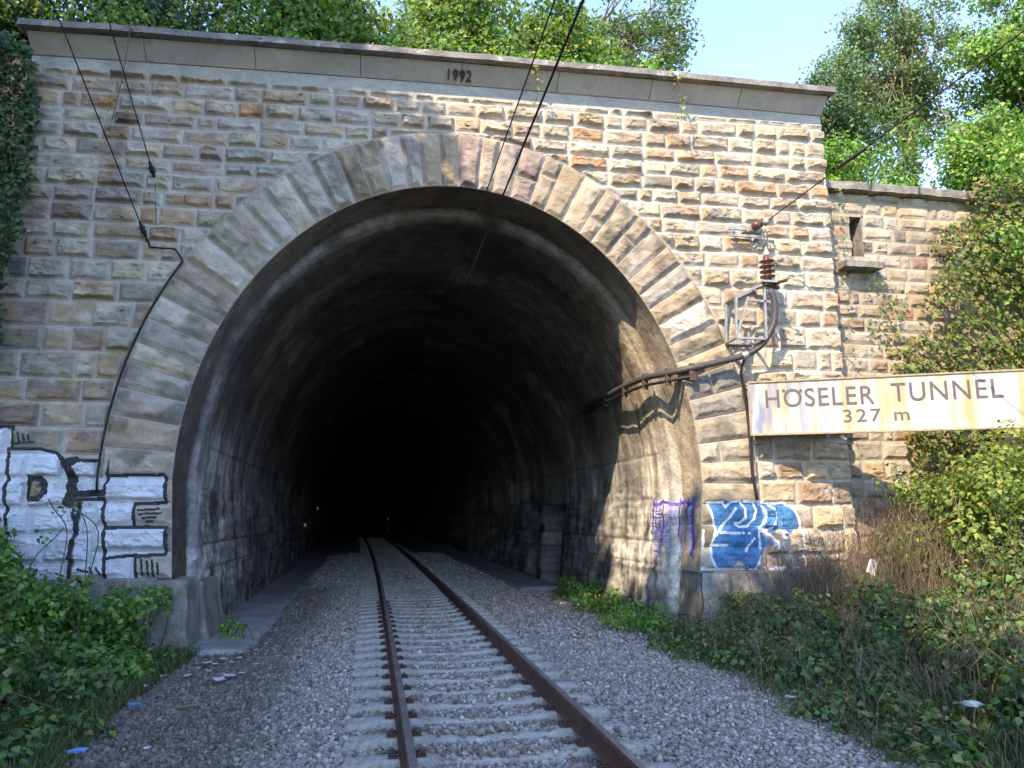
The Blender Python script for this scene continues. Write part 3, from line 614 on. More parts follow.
# loose ballast stones
def stones(n, gen, size, seed):
    r = np.random.default_rng(seed)
    g = (1 + 5 ** .5) / 2; I = np.array([(-1, g, 0), (1, g, 0), (-1, -g, 0), (1, -g, 0), (0, -1, g), (0, 1, g), (0, -1, -g), (0, 1, -g), (g, 0, -1), (g, 0, 1), (-g, 0, -1), (-g, 0, 1)]); I = I / np.linalg.norm(I[0])
    FI = np.array([(0, 11, 5), (0, 5, 1), (0, 1, 7), (0, 7, 10), (0, 10, 11), (1, 5, 9), (5, 11, 4), (11, 10, 2), (10, 7, 6), (7, 1, 8), (3, 9, 4), (3, 4, 2), (3, 2, 6), (3, 6, 8), (3, 8, 9), (4, 9, 5), (2, 4, 11), (6, 2, 10), (8, 6, 7), (9, 8, 1)])
    P = gen(r, n); n = len(P); s = r.uniform(size[0], size[1], n)
    V = I[None] * (1 + .35 * (r.random((n, 12, 1)) - .5)); V = V * r.uniform(.6, 1.25, (n, 1, 3))
    a = r.uniform(0, 6.28, n); bb = r.uniform(-.9, .9, n); ca, sa, cb, sb = np.cos(a)[:, None], np.sin(a)[:, None], np.cos(bb)[:, None], np.sin(bb)[:, None]
    y2 = V[..., 1] * cb - V[..., 2] * sb; z2 = V[..., 1] * sb + V[..., 2] * cb; x2 = V[..., 0] * ca - y2 * sa; y3 = V[..., 0] * sa + y2 * ca
    V = np.stack([x2, y3, z2], -1) * s[:, None, None] + P[:, None, :]
    F = FI[None] + (np.arange(n) * 12)[:, None, None]
    c = np.array([(.25, .24, .225), (.33, .32, .30), (.17, .155, .14), (.45, .44, .42), (.25, .21, .17)])[r.choice(5, n, p=[.36, .26, .16, .1, .12])] * r.uniform(.8, 1.2, (n, 1))
    return V, F, c
def gen_b(y0, y1):
    def g(r, n):
        y = y0 + (y1 - y0) * r.random(n) ** 1.25; u = r.uniform(-4.05, 3.65, n); z = bed_z(u, y) + r.uniform(-.012, .014, n)
        ph = (y / SP) % 1; onsl = (np.abs(u) < 1.22) & ((ph < .15) | (ph > .85)); k = ~onsl | (r.random(n) < .07)
        nr = np.minimum(np.abs(u - .75), np.abs(u + .75)) < .09; k &= ~nr | (r.random(n) < .25)
        wl_ = (u < -3.0 + .5 * vn(y * 1.5, y * 0, 3)) & (y > 11.2); k &= ~wl_ | (r.random(n) < .12 + .6 * (y < 12.2))
        z = np.where(onsl, -.19, z)
        return np.stack([u + track_x(y), y, z], -1)[k]
    return g
SP = .55
V1, F1, C1 = stones(62000, gen_b(4.3, 10.5), (.014, .031), 1); V2, F2, C2 = stones(34000, gen_b(10.5, 22), (.020, .036), 2)
brown = lambda P, C: C * (1 - .5 * ss(-1.4, -2.4, P[:, 0, 0] - track_x(P[:, 0, 1])))[:, None] * np.array([1, .97, .95])
nearrail = lambda P: ss(.34, .10, np.abs(np.abs(P[:, 0, 0] - track_x(P[:, 0, 1])) - .75))[:, None]
rust = lambda P, C: C * (1 - .6 * nearrail(P)) + np.array((.13, .085, .06)) * .6 * nearrail(P)
C1 = rust(V1, brown(V1, C1)) * np.array((1.08, 1.0, .92)); C2 = rust(V2, brown(V2, C2)) * np.array((1.08, 1.0, .92))
V3, F3, C3 = stones(14000, gen_b(21, 38), (.03, .055), 3)
V = np.concatenate([V1, V2, V3]); F = np.concatenate([F1, F2 + len(V1) * 12, F3 + (len(V1) + len(V2)) * 12]); C = np.repeat(np.concatenate([C1, C2, C3]), 12, 0)
tag(npmesh('ballast', V.reshape(-1, 3), F.reshape(-1, 3), M['ballast'], C=C), kind='stuff', label='grey crushed stone ballast around the sleepers and shoulders', cat='gravel')
# walkways
def slab(name, u0, u1, y0, y1, zt, seed, rag=.25):
    yy = np.arange(y0, y1, .15); uu = np.linspace(0, 1, 8); A, Y = np.meshgrid(uu, yy, indexing='ij')
    e = rag * (fbm(Y * 1.3, Y * 0 + seed, seed, 4) - .5); X = track_x(Y) + u0 + (u1 - u0 + np.where(True, e, 0)) * A
    Zt = zt + .01 * (fbm(X * 2, Y * 2, seed, 3) - .5); Zt = np.where((A < .01) | (A > .99) | (Y < y0 + .01), Zt - .12, Zt)
    return tag(npmesh(name, np.stack([X, Y, Zt], -1).reshape(-1, 3), grid_faces(*A.shape), M['walk'], smooth=False), kind='structure')
slab('path', -4.2, -2.7, 11.5, 120, -.29, 3)
slab('path', 2.75, 4.15, 19.3, 120, -.22, 6)

# ------------------------------------------------------------------ TRACK
rp = [(-.0625, 0), (.0625, 0), (.0625, .012), (.012, .028), (.009, .12), (.034, .132), (.034, .158), (.028, .168), (-.028, .168), (-.034, .158), (-.034, .132), (-.009, .12), (-.012, .028), (-.0625, .012)]
def rail(off, label):
    yy = np.concatenate([np.arange(.5, 40, .5), np.arange(40, 148, 2.)]); n = len(rp)
    V = []; 
    for y in yy:
        x = float(track_x(y)) + off
        V += [(x + px, y, -.168 + pz) for px, pz in rp]
    F = []; FT = []
    for i in range(len(yy) - 1):
        for k in range(n):
            k2 = (k + 1) % n; (FT if k == 7 else F).append((i * n + k, i * n + k2, (i + 1) * n + k2, (i + 1) * n + k))
    me = bpy.data.meshes.new('rail'); me.from_pydata(V, [], F + [tuple(range(n))]); me.update(); o = link('rail', me, M['rail'])
    tag(o, label, 'rail', 'rails of the single track')
    me2 = bpy.data.meshes.new('running_surface'); me2.from_pydata([(v[0], v[1], v[2] + .0015) for v in V], [], FT); me2.update()
    o2 = link('running_surface', me2, M['railtop']); o2.parent = o
rail(-.7525, 'rusty steel rail on the left side of the track'); rail(.7525, 'rusty steel rail on the right side of the track')
# sleeper: prestressed concrete with dipped middle, clips on it
def sleeper_mesh():
    us = [-1.25, -1.2, -.9, -.62, -.45, -.2, 0, .2, .45, .62, .9, 1.2, 1.25]; tp = [-.22, -.178, -.170, -.172, -.20, -.213, -.215, -.213, -.20, -.172, -.170, -.178, -.22]; wd = [.085, .10, .105, .10, .088, .082, .08, .082, .088, .10, .105, .10, .085]
    V = []; 
    for u, z, w_ in zip(us, tp, wd): V += [(u, -w_ - .02, -.40), (u, -w_, z - .018), (u, -w_ + .02, z), (u, w_ - .02, z), (u, w_, z - .018), (u, w_ + .02, -.40)]
    F = []
    for i in range(len(us) - 1):
        for k in range(5): F.append((i * 6 + k, i * 6 + k + 1, (i + 1) * 6 + k + 1, (i + 1) * 6 + k))
    F += [tuple(range(6))[::-1], tuple((len(us) - 1) * 6 + k for k in range(6))]
    me = bpy.data.meshes.new('sleeper'); me.from_pydata(V, [], F); me.update(); me.polygons.foreach_set('use_smooth', [True] * len(F)); return me
sm = sleeper_mesh(); sm.materials.append(M['sleeper'])
cb = MB(); cb.box((.12, 0, -.160), (.085, .11, .018)); cb.lathe((.105, 0, -.152), [(.014, 0), (.014, .02), (.018, .02), (.018, .034), (.009, .038), (.009, .05)], 8)
cb.tube([(.15, -.035, -.142), (.13, -.045, -.132), (.075, -.042, -.14), (.06, 0, -.142), (.075, .042, -.14), (.13, .045, -.132), (.15, .035, -.142)], .008, 6)
cme = bpy.data.meshes.new('rail_clip'); cme.from_pydata(cb.v, [], cb.f); cme.update(); cme.materials.append(M['clip'])
ORD = ['nearest', 'second', 'third', 'fourth', 'fifth', 'sixth', 'seventh', 'eighth', 'ninth', 'tenth', 'eleventh', 'twelfth']
k = 0; y = 3.6
while y < 62:
    yc = math.floor(y / SP) * SP + SP; y = yc + .01
    o = bpy.data.objects.new('sleeper', sm); col.objects.link(o); o.location = (float(track_x(yc)), yc, random.uniform(-.004, .004)); o.rotation_euler = (0, 0, rad(1.7 + yc * .03 + random.uniform(-.4, .4))); o.scale = (1, random.uniform(.95, 1.05), 1)
    tag(o, 'grey concrete sleeper under both rusty rails, one of the evenly spaced row', 'sleeper', 'concrete sleepers of the track')
    if yc < 16:
        for s_ in (-.7525, .7525):
            for fl_ in (0, math.pi):
                c = bpy.data.objects.new('rail_clip', cme); col.objects.link(c); c.parent = o; c.location = (s_, 0, 0); c.rotation_euler = (0, 0, fl_); c.scale = (.9, .85, .8); c.location.z = -.034
    if yc > 5.0 and k < 12: o['label'] = ORD[k] + ' grey concrete sleeper counted up from the bottom edge of the photo'; k += 1

# ------------------------------------------------------------------ WIRES, BRACKETS, SIGN
def cam_line(px, py, Y): x, z = wall_at(px, py, Y); return Vector((x, Y, z))
def wire_thing(name, pts, r, m, label, cat, group=None, n=6):
    b = MB(); b.tube(pts, r, n); o = b.build(name, m, smooth=True); return tag(o, label, cat, group)
def along(p, y): return (p[0] - .03 * (y - p[1]) - .0003 * max(y - 5, 0) ** 2 + .0003 * max(p[1] - 5, 0) ** 2, y, p[2])
wire_thing('overhead_wire', [along((1.225, 8.35, 5.6), y) for y in np.arange(-8, 60, 2.)], .012, M['wire'], 'thicker contact wire over the track, right of the two entering the arch crown', 'overhead wire', 'catenary wires entering the tunnel')
wire_thing('overhead_wire', [along((1.34, 10.97, 6.9), y) for y in np.arange(-8, 60, 2.)], .009, M['wire'], 'thinner catenary wire, left of the two entering the arch crown', 'overhead wire', 'catenary wires entering the tunnel')
# guy wires on the left of the portal
def insul(parent, p, d):
    q = Vector(d).normalized().to_track_quat('Z', 'Y').to_matrix(); b = MB()
    b.lathe(p, [(.01, -.14), (.025, -.12), (.03, -.06), (.055, -.04), (.03, -.01), (.055, .02), (.03, .06), (.025, .12), (.01, .14)], 12, q); b.build('insulator', M['black'], parent, smooth=True)
for (a, e, k_) in (((147, 240), (57, 14), 0), ((155, 180), (109, 22), 1)):
    A = cam_line(*a, 11.95); B = cam_line(*e, 10.2); D = (B - A); B2 = A + D * 4
    g = empty('guy_wire', A, ['long guy wire whose black insulator ends at the start of the black wall cable', 'shorter guy wire with black insulator, right of the longer one on the left wall'][k_], 'guy wire', 'guy wires on the left of the portal')
    b = MB(); b.tube([A, B2], .010, 6); b.build('steel_wire', M['wire'], g, smooth=True); insul(g, A + D.normalized() * .18, D)
    b = MB(); b.tube([A, A + Vector((0, .04, 0))], .03, 8)
    if k_: b.tube([A, cam_line(156, 225, 11.93)], .005, 5)
    b.build('wall_anchor', M['wire'], g)
# black cable following the extrados on the left
pts = [cam_line(148, 240, 11.92), cam_line(150, 247, 11.91), cam_line(160, 248, 11.91), cam_line(175, 249, 11.91), cam_line(178, 253, 11.90)]
tv = np.linspace(.268, 0, 40)
for q_ in tv:
    xx, zz = ring_pt(np.array([q_]), np.array([1.0])); pts.append(Vector((float(xx[0]), 11.925, float(zz[0]))))
pts = [p for i, p in enumerate(pts) if i < 5 or p.z < pts[4].z - .05]; pts.append(Vector((pts[-1].x + .01, 11.93, 2.0)))
wire_thing('cable', pts, .018, M['black'], 'black cable clipped along the outer left edge of the arch ring', 'cable')
# power cable into the tunnel on the right
def along_lining(px, py, Y): return cam_line(px, py, Y)
cp = [cam_line(771, 291, 11.5), cam_line(775, 305, 11.5), cam_line(773, 325, 11.52), cam_line(762, 344, 11.58), cam_line(745, 355, 11.68), cam_line(718, 362, 11.74), cam_line(692, 368, 11.80), cam_line(668, 373, 12.1), cam_line(645, 378, 12.75), cam_line(625, 386, 13.6), cam_line(606, 396, 14.9), cam_line(590, 404, 16.5), cam_line(575, 412, 19.), cam_line(560, 425, 24)]
pc = empty('power_cable', cam_line(745, 355, 11.7), 'thick grey power cable curving from the bracket into the right side of the tunnel', 'cable')
b = MB(); b.tube(spline(cp, 6), .058, 12); b.build('cable_sheath', M['cable'], pc, smooth=True)
b = MB(); cp2 = [p + Vector((-.02, 0, -.15)) for p in cp[6:]]; b.tube(spline(cp2, 6), .030, 8); b.build('second_cable', M['black'], pc, smooth=True)
b = MB()
for i in (6, 7, 8, 9, 10):
    p = cp[i]; b.box(p + Vector((0, .0, -.07)), (.10, .05, .30))
b.build('cable_clamp', M['clip'], pc)
b = MB(); b.lathe(cp[4], [(.07, -.05), (.075, 0), (.07, .05)], 12, (cp[5] - cp[3]).to_track_quat('Z', 'Y').to_matrix()); b.build('cable_band', M['galv'], pc)
dn = [cam_line(745, 357, 11.72), cam_line(741, 372, 11.80), cam_line(743, 385, 11.86), cam_line(747, 410, 11.90), cam_line(750, 440, 11.87), cam_line(752, 470, 11.87), cam_line(757, 500, 11.88)]
wire_thing('earth_cable', spline(dn, 5), .026, M['black'], 'thin black cable running down the wall beside the name sign', 'cable')
# bracket
A_ = cam_line(735, 297, 11.45); 
br = empty('cable_bracket', cam_line(755, 315, 11.9), 'galvanised triangular steel bracket carrying a brown insulator on the right wall', 'bracket')
def cl(px, py, Y): return cam_line(px, py, Y)
b = MB()
TL, TR, BL, BR_ = cl(736, 296, 11.5), cl(768, 282, 11.5), cl(736, 338, 11.5), cl(764, 339, 11.5)
TLb, BLb, TRb, BRb = [Vector((p.x, 11.9, p.z)) for p in (TL, BL, TR, BR_)]
for a, c in ((TL, BL), (TL, Vector((TR.x, 11.5, TR.z))), (BL, BR_), (BL, cl(748, 297, 11.5)), (TLb, BLb), (TLb, TRb), (BLb, BRb), (TL, TLb), (BL, BLb), (BR_, BRb), (TR, TRb), (cl(748, 300, 11.52), cl(770, 302, 11.52)), (cl(764, 283, 11.52), cl(766, 339, 11.52))):
    b.bar(a, c, .05, .035)
b.box((TR.x + .02, 11.62, TR.z - .01), (.34, .42, .035)); b.build('steel_frame', M['galv'], br)
b = MB(); base = Vector((cl(768, 280, 11.55)))
prof = [(.04, -.06), (.05, 0), (.075, .01)]
for i in range(4): z_ = .03 + i * .095; prof += [(.06, z_), (.135, z_ + .02), (.14, z_ + .035), (.07, z_ + .06)]
prof += [(.06, .42), (.05, .46)]
b.lathe(base, prof, 20); b.build('insulator', M['porc'], br, smooth=True)
b = MB(); b.lathe(base + Vector((0, 0, .455)), [(.05, 0), (.055, .06), (.03, .09), (.012, .16)], 12); b.build('insulator_cap', M['porcw'], br, smooth=True)
b = MB(); b.box(cl(771, 286, 11.55), (.42, .09, .04), rz=.5); b.tube([cl(772, 284, 11.55), cl(787, 280, 11.25)], .03, 8); b.tube([cl(768, 252, 11.57), cl(767, 232, 11.75)], .012, 6); b.build('terminal_clamp', M['clip'], br)
# anchor plate with line
an = empty('wire_anchor', cl(752, 233, 11.9), 'horizontal steel anchor rail with small insulator above the triangular bracket', 'wire anchor')
b = MB(); y_ = 11.82; b.bar(cl(729, 228, y_), cl(766, 231, y_), .05, .05); b.bar(cl(730, 235, y_), cl(762, 237, y_), .04, .05)
for px in (733, 748, 762): b.tube([cl(px, 227, 11.95), cl(px, 232, 11.74)], .016, 6)
b.build('anchor_rail', M['galv'], an)
b = MB(); b.lathe(cl(757, 225, 11.72), [(.02, -.09), (.08, -.07), (.09, 0), (.06, .03), (.09, .06), (.03, .09)], 14, Matrix.Rotation(.9, 3, 'Y')); b.build('insulator', M['porc'], an, smooth=True)
b = MB(); b.lathe(cl(766, 222, 11.70), [(.02, -.07), (.06, -.03), (.065, .03), (.02, .07)], 12); b.build('clamp', M['galv'], an, smooth=True)
L0 = cl(767, 221, 11.70); L1 = cl(825, 178, 10.0); Dl = (L1 - L0)
lw = empty('anchored_line', L0, 'taut line rising from the wall anchor to the upper right in front of the trees', 'overhead wire')
b = MB(); b.tube([L0, L0 + Dl * 4.2], .011, 6); b.build('steel_wire', M['wire'], lw, smooth=True)
b = MB(); q0 = L0 + Dl * .99; b.tube([L0 + Dl * 1.2, L0 + Dl * 1.55], .03, 8); b.build('insulating_rod', M['wire'], lw, smooth=True)

# name sign
SL = Vector((6.10, 11.70, 0)); SR = Vector((9.93, 9.92, 0)); ud = (SR - SL).normalized(); ang = math.atan2(ud.y, ud.x); LEN = (SR - SL).length + .75
zb0, zt0 = 3.055, 3.985; dslope = (3.04 - 3.075) / (SR - SL).length
sg = empty('name_sign', (6.10, 11.70, 3.03), 'long weathered white board lettered HÖSELER TUNNEL 327 m on the right', 'sign')
sg.rotation_euler = (0, -.0 + .0, ang)
def schild(name, mb, m, bevel=0):
    me = bpy.data.meshes.new(name); me.from_pydata(mb.v, [], mb.f); me.update(); o = link(name, me, m); o.parent = sg; o.location = (0, 0, 0)
    if bevel: mo = o.modifiers.new('b', 'BEVEL'); mo.width = bevel
    return o
SH = .93
b = MB(); b.box((LEN / 2, .03, SH / 2), (LEN, .045, SH)); schild('sign_board', b, M['sign'])
b = MB()
for z_ in (0, SH): b.box((LEN / 2, .02, z_), (LEN + .02, .075, .028))
for x_ in (-.0, LEN): b.box((x_, .021, SH / 2), (.028, .075, SH - .03))
schild('sign_frame', b, M['signedge'])
def tmat(x, z): return Matrix.Translation((x, .004, z)) @ Matrix.Rotation(rad(90), 4, 'X')
def put_text(body, x0, x1, z0, hgt, sp, off):
    o = text_mesh(body, 1, .004, 'lettering', M['letter'], None, Matrix.Identity(4), spacing=sp, offset=off)
    me = o.data; xs_ = [v.co.x for v in me.vertices]; ys_ = [v.co.y for v in me.vertices]
    x_a, x_b = min(xs_), max(xs_); cap = .7
    for v in me.vertices: v.co = Vector((x0 + (v.co.x - x_a) / (x_b - x_a) * (x1 - x0), .004 - v.co.z, z0 + (v.co.y) / cap * hgt))
    o.parent = sg; o.location = (0, 0, 0)
def u_of(px, py):
    d = _F + _R * (px - 512) / fpx + _U * (384 - py) / fpx
    # intersect with board plane
    n = np.array([-ud.y, ud.x, 0]); p0 = np.array([6.10, 11.70, 0]); s = (n @ (p0 - np.array([0, 0, 1.66]) * 0)) / (n @ d); P_ = d * s + np.array([0, 0, 1.66])
    return float((P_[:2] - p0[:2]) @ np.array([ud.x, ud.y])), float(P_[2] - 3.03)
for body, a, b2, hh in (('HOSELER', (766, 408), (875, 403), .315), ('TUNNEL', (892, 402), (1004, 396.5), .315)):
    u0, v0 = u_of(*a); u1, v1 = u_of(*b2); put_text(body, u0, u1, (v0 + v1) / 2, hh, 1.12, .004)
u0, v0 = u_of(844, 422); u1, v1 = u_of(910, 420); put_text('327 m', u0, u1, (v0 + v1) / 2, .215, 1.25, .004)
for px_ in (783.5, 800.5):
    u0, v0 = u_of(px_, 390.5); b = MB(); b.lathe((u0, 0, v0), [(.026, 0), (.026, .006)], 12, Matrix.Rotation(rad(90), 3, 'X')); schild('umlaut_dot', b, M['letter'])
b = MB(); b.box((4.35, .12, -1.0), (.08, .08, 3.6)); schild('post', b, M['post'])
b = MB(); b.box((.22, .19, .06), (.08, .3, .06)); b.tube([(.02, .03, -.05), (.05, .1, -.16), (.16, .25, -.14)], .012, 6); schild('wall_bracket', b, M['clip'])

# reflectors in the tunnel
for (x_, y_, z_), lab in (((-3.22, 27.6, 1.3), 'tiny white reflector glinting low on the left tunnel wall, the nearest one'), ((-3.45, 34.0, 1.95), 'tiny white reflector glinting deeper on the left tunnel wall, the highest one'), ((-.55, 60, 1.33), 'tiny white reflector near the middle of the dark tunnel'), ((3.05, 60, 1.41), 'tiny white reflector on the right in the dark tunnel')):
    b = MB(); b.lathe((x_, y_, z_), [(.045, -.01), (.05, 0), (.045, .01)], 10, Matrix.Rotation(rad(90), 3, 'X')); b.tube([(x_, y_ + .02, z_ + .1), (x_, y_ + .02, -.4 if y_ > 50 else z_ - .12)], .012, 5)
    tag(b.build('reflector', M['reflect']), lab, 'reflector', 'reflectors in the tunnel')

# ------------------------------------------------------------------ VEGETATION
def leaves(P, nrm, size, cols, r, jitter=.35, w_=.42, broad=False):
    """one folded pointed leaf (4 triangles) per point; P (n,3), nrm (n,3) facing directions"""
    n = len(P); nv = nrm + r.normal(0, jitter, (n, 3)); nv /= np.linalg.norm(nv, axis=1)[:, None] + 1e-9
    t = r.normal(0, 1, (n, 3)); t[:, 2] -= .5; t -= (t * nv).sum(1)[:, None] * nv; t /= np.linalg.norm(t, axis=1)[:, None] + 1e-9
    s = np.cross(nv, t); L = (size * r.uniform(.6, 1.35, n))[:, None]; Wd = L * w_
    base = P; tip = P + t * L - nv * L * .18; mid1 = P + t * L * .5 + nv * L * .02
    lft = P + t * L * .42 + s * Wd + nv * L * .12; rgt = P + t * L * .42 - s * Wd + nv * L * .12
    V = np.stack([base, lft, tip, rgt, mid1], 1); o = (np.arange(n) * 5)[:, None, None]
    F = np.array([(0, 4, 1), (1, 4, 2), (0, 3, 4), (4, 3, 2)])[None] + o
    return V.reshape(-1, 3), F.reshape(-1, 3), np.repeat(cols, 5, 0)
GREEN = dict(
    bramble=[(.035, .080, .022), (.055, .115, .03), (.075, .145, .035), (.03, .06, .03), (.12, .17, .045)],
    bright=[(.07, .16, .03), (.10, .20, .035), (.13, .22, .04), (.05, .12, .03), (.17, .22, .05)],
    dull=[(.075, .115, .035), (.11, .14, .045), (.06, .09, .035), (.15, .145, .06), (.045, .08, .025), (.17, .13, .07)],
    ivy=[(.03, .06, .022), (.045, .085, .03), (.065, .11, .035), (.022, .042, .02)],
    tree=[(.07, .14, .03), (.10, .18, .035), (.05, .10, .028), (.14, .20, .045), (.18, .20, .05)],
    robinia=[(.075, .13, .05), (.10, .16, .06), (.055, .105, .045), (.13, .18, .07)],
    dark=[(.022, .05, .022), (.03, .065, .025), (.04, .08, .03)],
    ivymix=[(.10, .16, .03), (.075, .12, .03), (.10, .13, .035), (.05, .075, .025), (.16, .17, .045), (.13, .10, .04), (.18, .16, .06)],
    yellow=[(.13, .19, .03), (.18, .23, .04), (.10, .16, .03), (.20, .21, .05), (.07, .12, .03)],
    autumn=[(.10, .11, .03), (.16, .14, .04), (.07, .10, .03), (.20, .14, .05)])
def cols_of(kind, n, r, clump=None):
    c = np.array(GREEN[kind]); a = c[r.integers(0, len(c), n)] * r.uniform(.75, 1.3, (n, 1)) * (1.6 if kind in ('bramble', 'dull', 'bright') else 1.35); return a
def cloud(clumps, n_per, size, kind, r, up=.5, hollow=.55, jitter=.4, w_=.42):
    """clumps: list of (centre, (rx,ry,rz))"""
    Vs, Fs, Cs = [], [], []; off = 0
    for c, rr in clumps:
        n = int(n_per * (rr[0] * rr[1] + rr[1] * rr[2] + rr[0] * rr[2]) / 3) + 4
        d = r.normal(0, 1, (n, 3)); d /= np.linalg.norm(d, axis=1)[:, None]
        lob = 1 + .6 * (fbm(d[:, 0] * 2.2 + c[0] * 3, d[:, 1] * 2.2 + d[:, 2] * 2.2 + c[1], 3, 3) - .5) * 2
        rad_ = (hollow + (1 - hollow) * r.random(n) ** .6) * lob
        P = np.array(c) + d * np.array(rr) * rad_[:, None]
        nr = d + np.array([0, 0, up]); V, F, C = leaves(P, nr, size, cols_of(kind, n, r) * r.uniform(.85, 1.15), r, jitter, w_)
        Vs.append(V); Fs.append(F + off); Cs.append(C); off += len(V)
    return np.concatenate(Vs), np.concatenate(Fs), np.concatenate(Cs)
def shrub(name, clumps, n_per, size, kind, label, cat='shrub', group=None, seed=1, base=None, stems=10, w_=.42, up=.5, jitter=.4, hollow=.5, extra=None):
    r = np.random.default_rng(seed); cs = np.array([c for c, _ in clumps])
    bx, by = cs[:, 0].mean(), cs[:, 1].mean(); b0 = base or (bx, by, float(gz(bx, by)))
    g = empty(name, b0, label, cat, group)
    V, F, C = cloud(clumps, n_per, size, kind, r, up, hollow, jitter, w_)
    if extra: V2, F2, C2 = cloud(clumps, n_per * extra[1], size * extra[2], extra[0], r, up, hollow, jitter, w_); F = np.concatenate([F, F2 + len(V)]); V = np.concatenate([V, V2]); C = np.concatenate([C, C2])
    npmesh('foliage', V, F, M['leaf'], g, C=C)
    b = MB()
    for i in range(stems):
        c, rr = clumps[r.integers(0, len(clumps))]; e = Vector(c) + Vector(r.normal(0, .5, 3) * np.array(rr))
        gx_, gy_ = e.x + r.normal(0, .25), e.y + r.normal(0, .25); s0 = Vector((gx_, gy_, max(min(float(gz(gx_, gy_)), e.z - .1), e.z - 1.2)))
        md = (s0 + e) / 2 + Vector((r.normal(0, .12), r.normal(0, .12), .25)); b.tube(spline([s0, md, e, e + (e - md) * .4], 4), [.008] * 12 + [.003], 5)
    b.build('stem', M['stem'], g)
    return g
def bank_clumps(fn_pts, r, hfun, rsz, z0=None):
    out = []
    for (x, y) in fn_pts:
        hh = hfun(x, y) * r.uniform(.6, 1.3); s = rsz * r.uniform(.6, 1.4); g0 = float(gz(x, y)) if z0 is None else z0; k = max(1, int(round(hh / (s * 1.1))))
        for i in range(k): out.append(((x + r.normal(0, .12), y + r.normal(0, .12), g0 + (i + .35) * hh / k), (s, s, s * .8)))
    return out
r = np.random.default_rng(11)
# left bank brambles: four shrubs in depth
def ledge(y): return -2.95 + .25 * max(0, 8.5 - y) ** 1.0 * .55
defs = [((4.6, 6.3), 'dark bramble thicket at the lower left corner of the photo', 'bramble', 21), ((6.3, 8.2), 'leafy bramble on the left bank behind the corner thicket', 'bramble', 22), ((8.2, 10.0), 'green bramble spilling onto the ballast left of the blue litter', 'bramble', 23), ((10.0, 11.6), 'bright bramble growing against the silver graffiti', 'bright', 24)]
for (ya, yb_), lab, kd, sd in defs:
    pts = []
    for _ in range(60):
        y_ = r.uniform(ya, yb_); x_ = r.uniform(-7.6, ledge(y_) - .12); pts.append((x_, y_))
    hf = lambda x, y: .24 + (.82 if y > 8 else .75) * float(ss(-3.3, -5.6, np.array(x))) * (1 if y > 7 else .8)
    shrub('bramble_bush', bank_clumps(pts, r, hf, .30), 900, .088, kd, lab, 'bramble', 'brambles on the left bank', seed=sd, stems=26, w_=.46, extra=('dull' if kd != 'bright' else 'bramble', .35, .9))
shrub('bramble_bush', [((r.uniform(-5.5, -3.35), 11.15 + r.normal(0, .2), r.uniform(-.2, .50)), (.26, .22, .2)) for _ in range(34)], 1000, .085, 'bright', 'bright bramble hiding the concrete plinth under the silver graffiti', 'bramble', 'brambles on the left bank', seed=25, stems=10, extra=('bramble', .4, 1))
# small tuft by left jamb
shrub('weed_tuft', [((-2.55, 12.75, -.18), (.22, .35, .16)), ((-2.75, 13.4, -.15), (.16, .3, .14))], 2600, .05, 'bright', 'small green weed tuft at the foot of the left jamb inside the arch', 'weeds', seed=31, stems=4)
shrub('sapling', [((-4.62, 11.1, 1.75), (.24, .16, .12)), ((-4.8, 11.15, 1.35), (.16, .12, .10))], 600, .06, 'bramble', 'thin sapling rising in front of the silver graffiti', 'sapling', seed=32, stems=4)
# right bank
def rpts(n, x0, x1, y0, y1, edge=3.78): return [(max(edge, r.uniform(x0, x1)), r.uniform(y0, y1)) for _ in range(n)]
shrub('weed_strip', bank_clumps(rpts(44, 3.95, 4.75, 11.8, 18.5), r, lambda x, y: .42, .22, -.35), 1300, .075, 'bright', 'bright green weeds along the foot of the right tunnel wall', 'weeds', seed=41, stems=20, base=(4.3, 14, -.35))
shrub('weed_strip', bank_clumps(rpts(40, 3.85, 6.2, 9.8, 11.6), r, lambda x, y: .30 + .14 * (x - 3.8), .22), 1100, .066, 'dull', 'mixed weeds below the blue graffiti', 'weeds', seed=42, stems=40, extra=('bramble', .6, 1))
shrub('nettle_patch', bank_clumps(rpts(46, 4.3, 6.6, 7.6, 9.9), r, lambda x, y: .22 + .12 * (x - 4), .24), 900, .088, 'bramble', 'low green nettles and brambles in the middle of the right bank', 'weeds', seed=43, stems=30, extra=('dull', .7, .8))
shrub('bramble_bush', bank_clumps(rpts(46, 4.1, 6.0, 4.6, 7.6), r, lambda x, y: .16 + .16 * (x - 4), .22), 1000, .074, 'dull', 'sprawling bramble at the lower right corner of the photo', 'bramble', 'brambles on the right bank', seed=44, stems=30, extra=('bramble', .8, 1.1))
shrub('bramble_bush', bank_clumps(rpts(56, 6.2, 8.6, 6.8, 9.4), r, lambda x, y: .32 + .12 * max(0, x - 6.2), .26), 900, .08, 'dull', 'grey-green bramble below the sign at the right edge', 'bramble', 'brambles on the right bank', seed=45, stems=60, extra=('bramble', .8, 1))
shrub('leafy_bush', [((8.9 + r.normal(0, .5), 10.2 + r.normal(0, .5), 1.6 + r.normal(0, .38)), (.5, .45, .4)) for _ in range(20)] + [((9.6 + r.normal(0, .6), 10.2 + r.normal(0, .5), 1.9 + r.normal(0, .45)), (.5, .4, .4)) for _ in range(20)], 1300, .085, 'yellow', 'sunlit yellow-green bush under the right end of the sign', 'shrub', seed=46, stems=22)
shrub('bramble_bush', bank_clumps(rpts(30, 7.3, 9.6, 10.6, 12.0), r, lambda x, y: .45 + .1 * max(0, x - 8), .26), 800, .08, 'dull', 'thin bramble at the foot of the wing wall', 'bramble', 'brambles on the right bank', seed=47, stems=50, extra=('bramble', .6, 1))
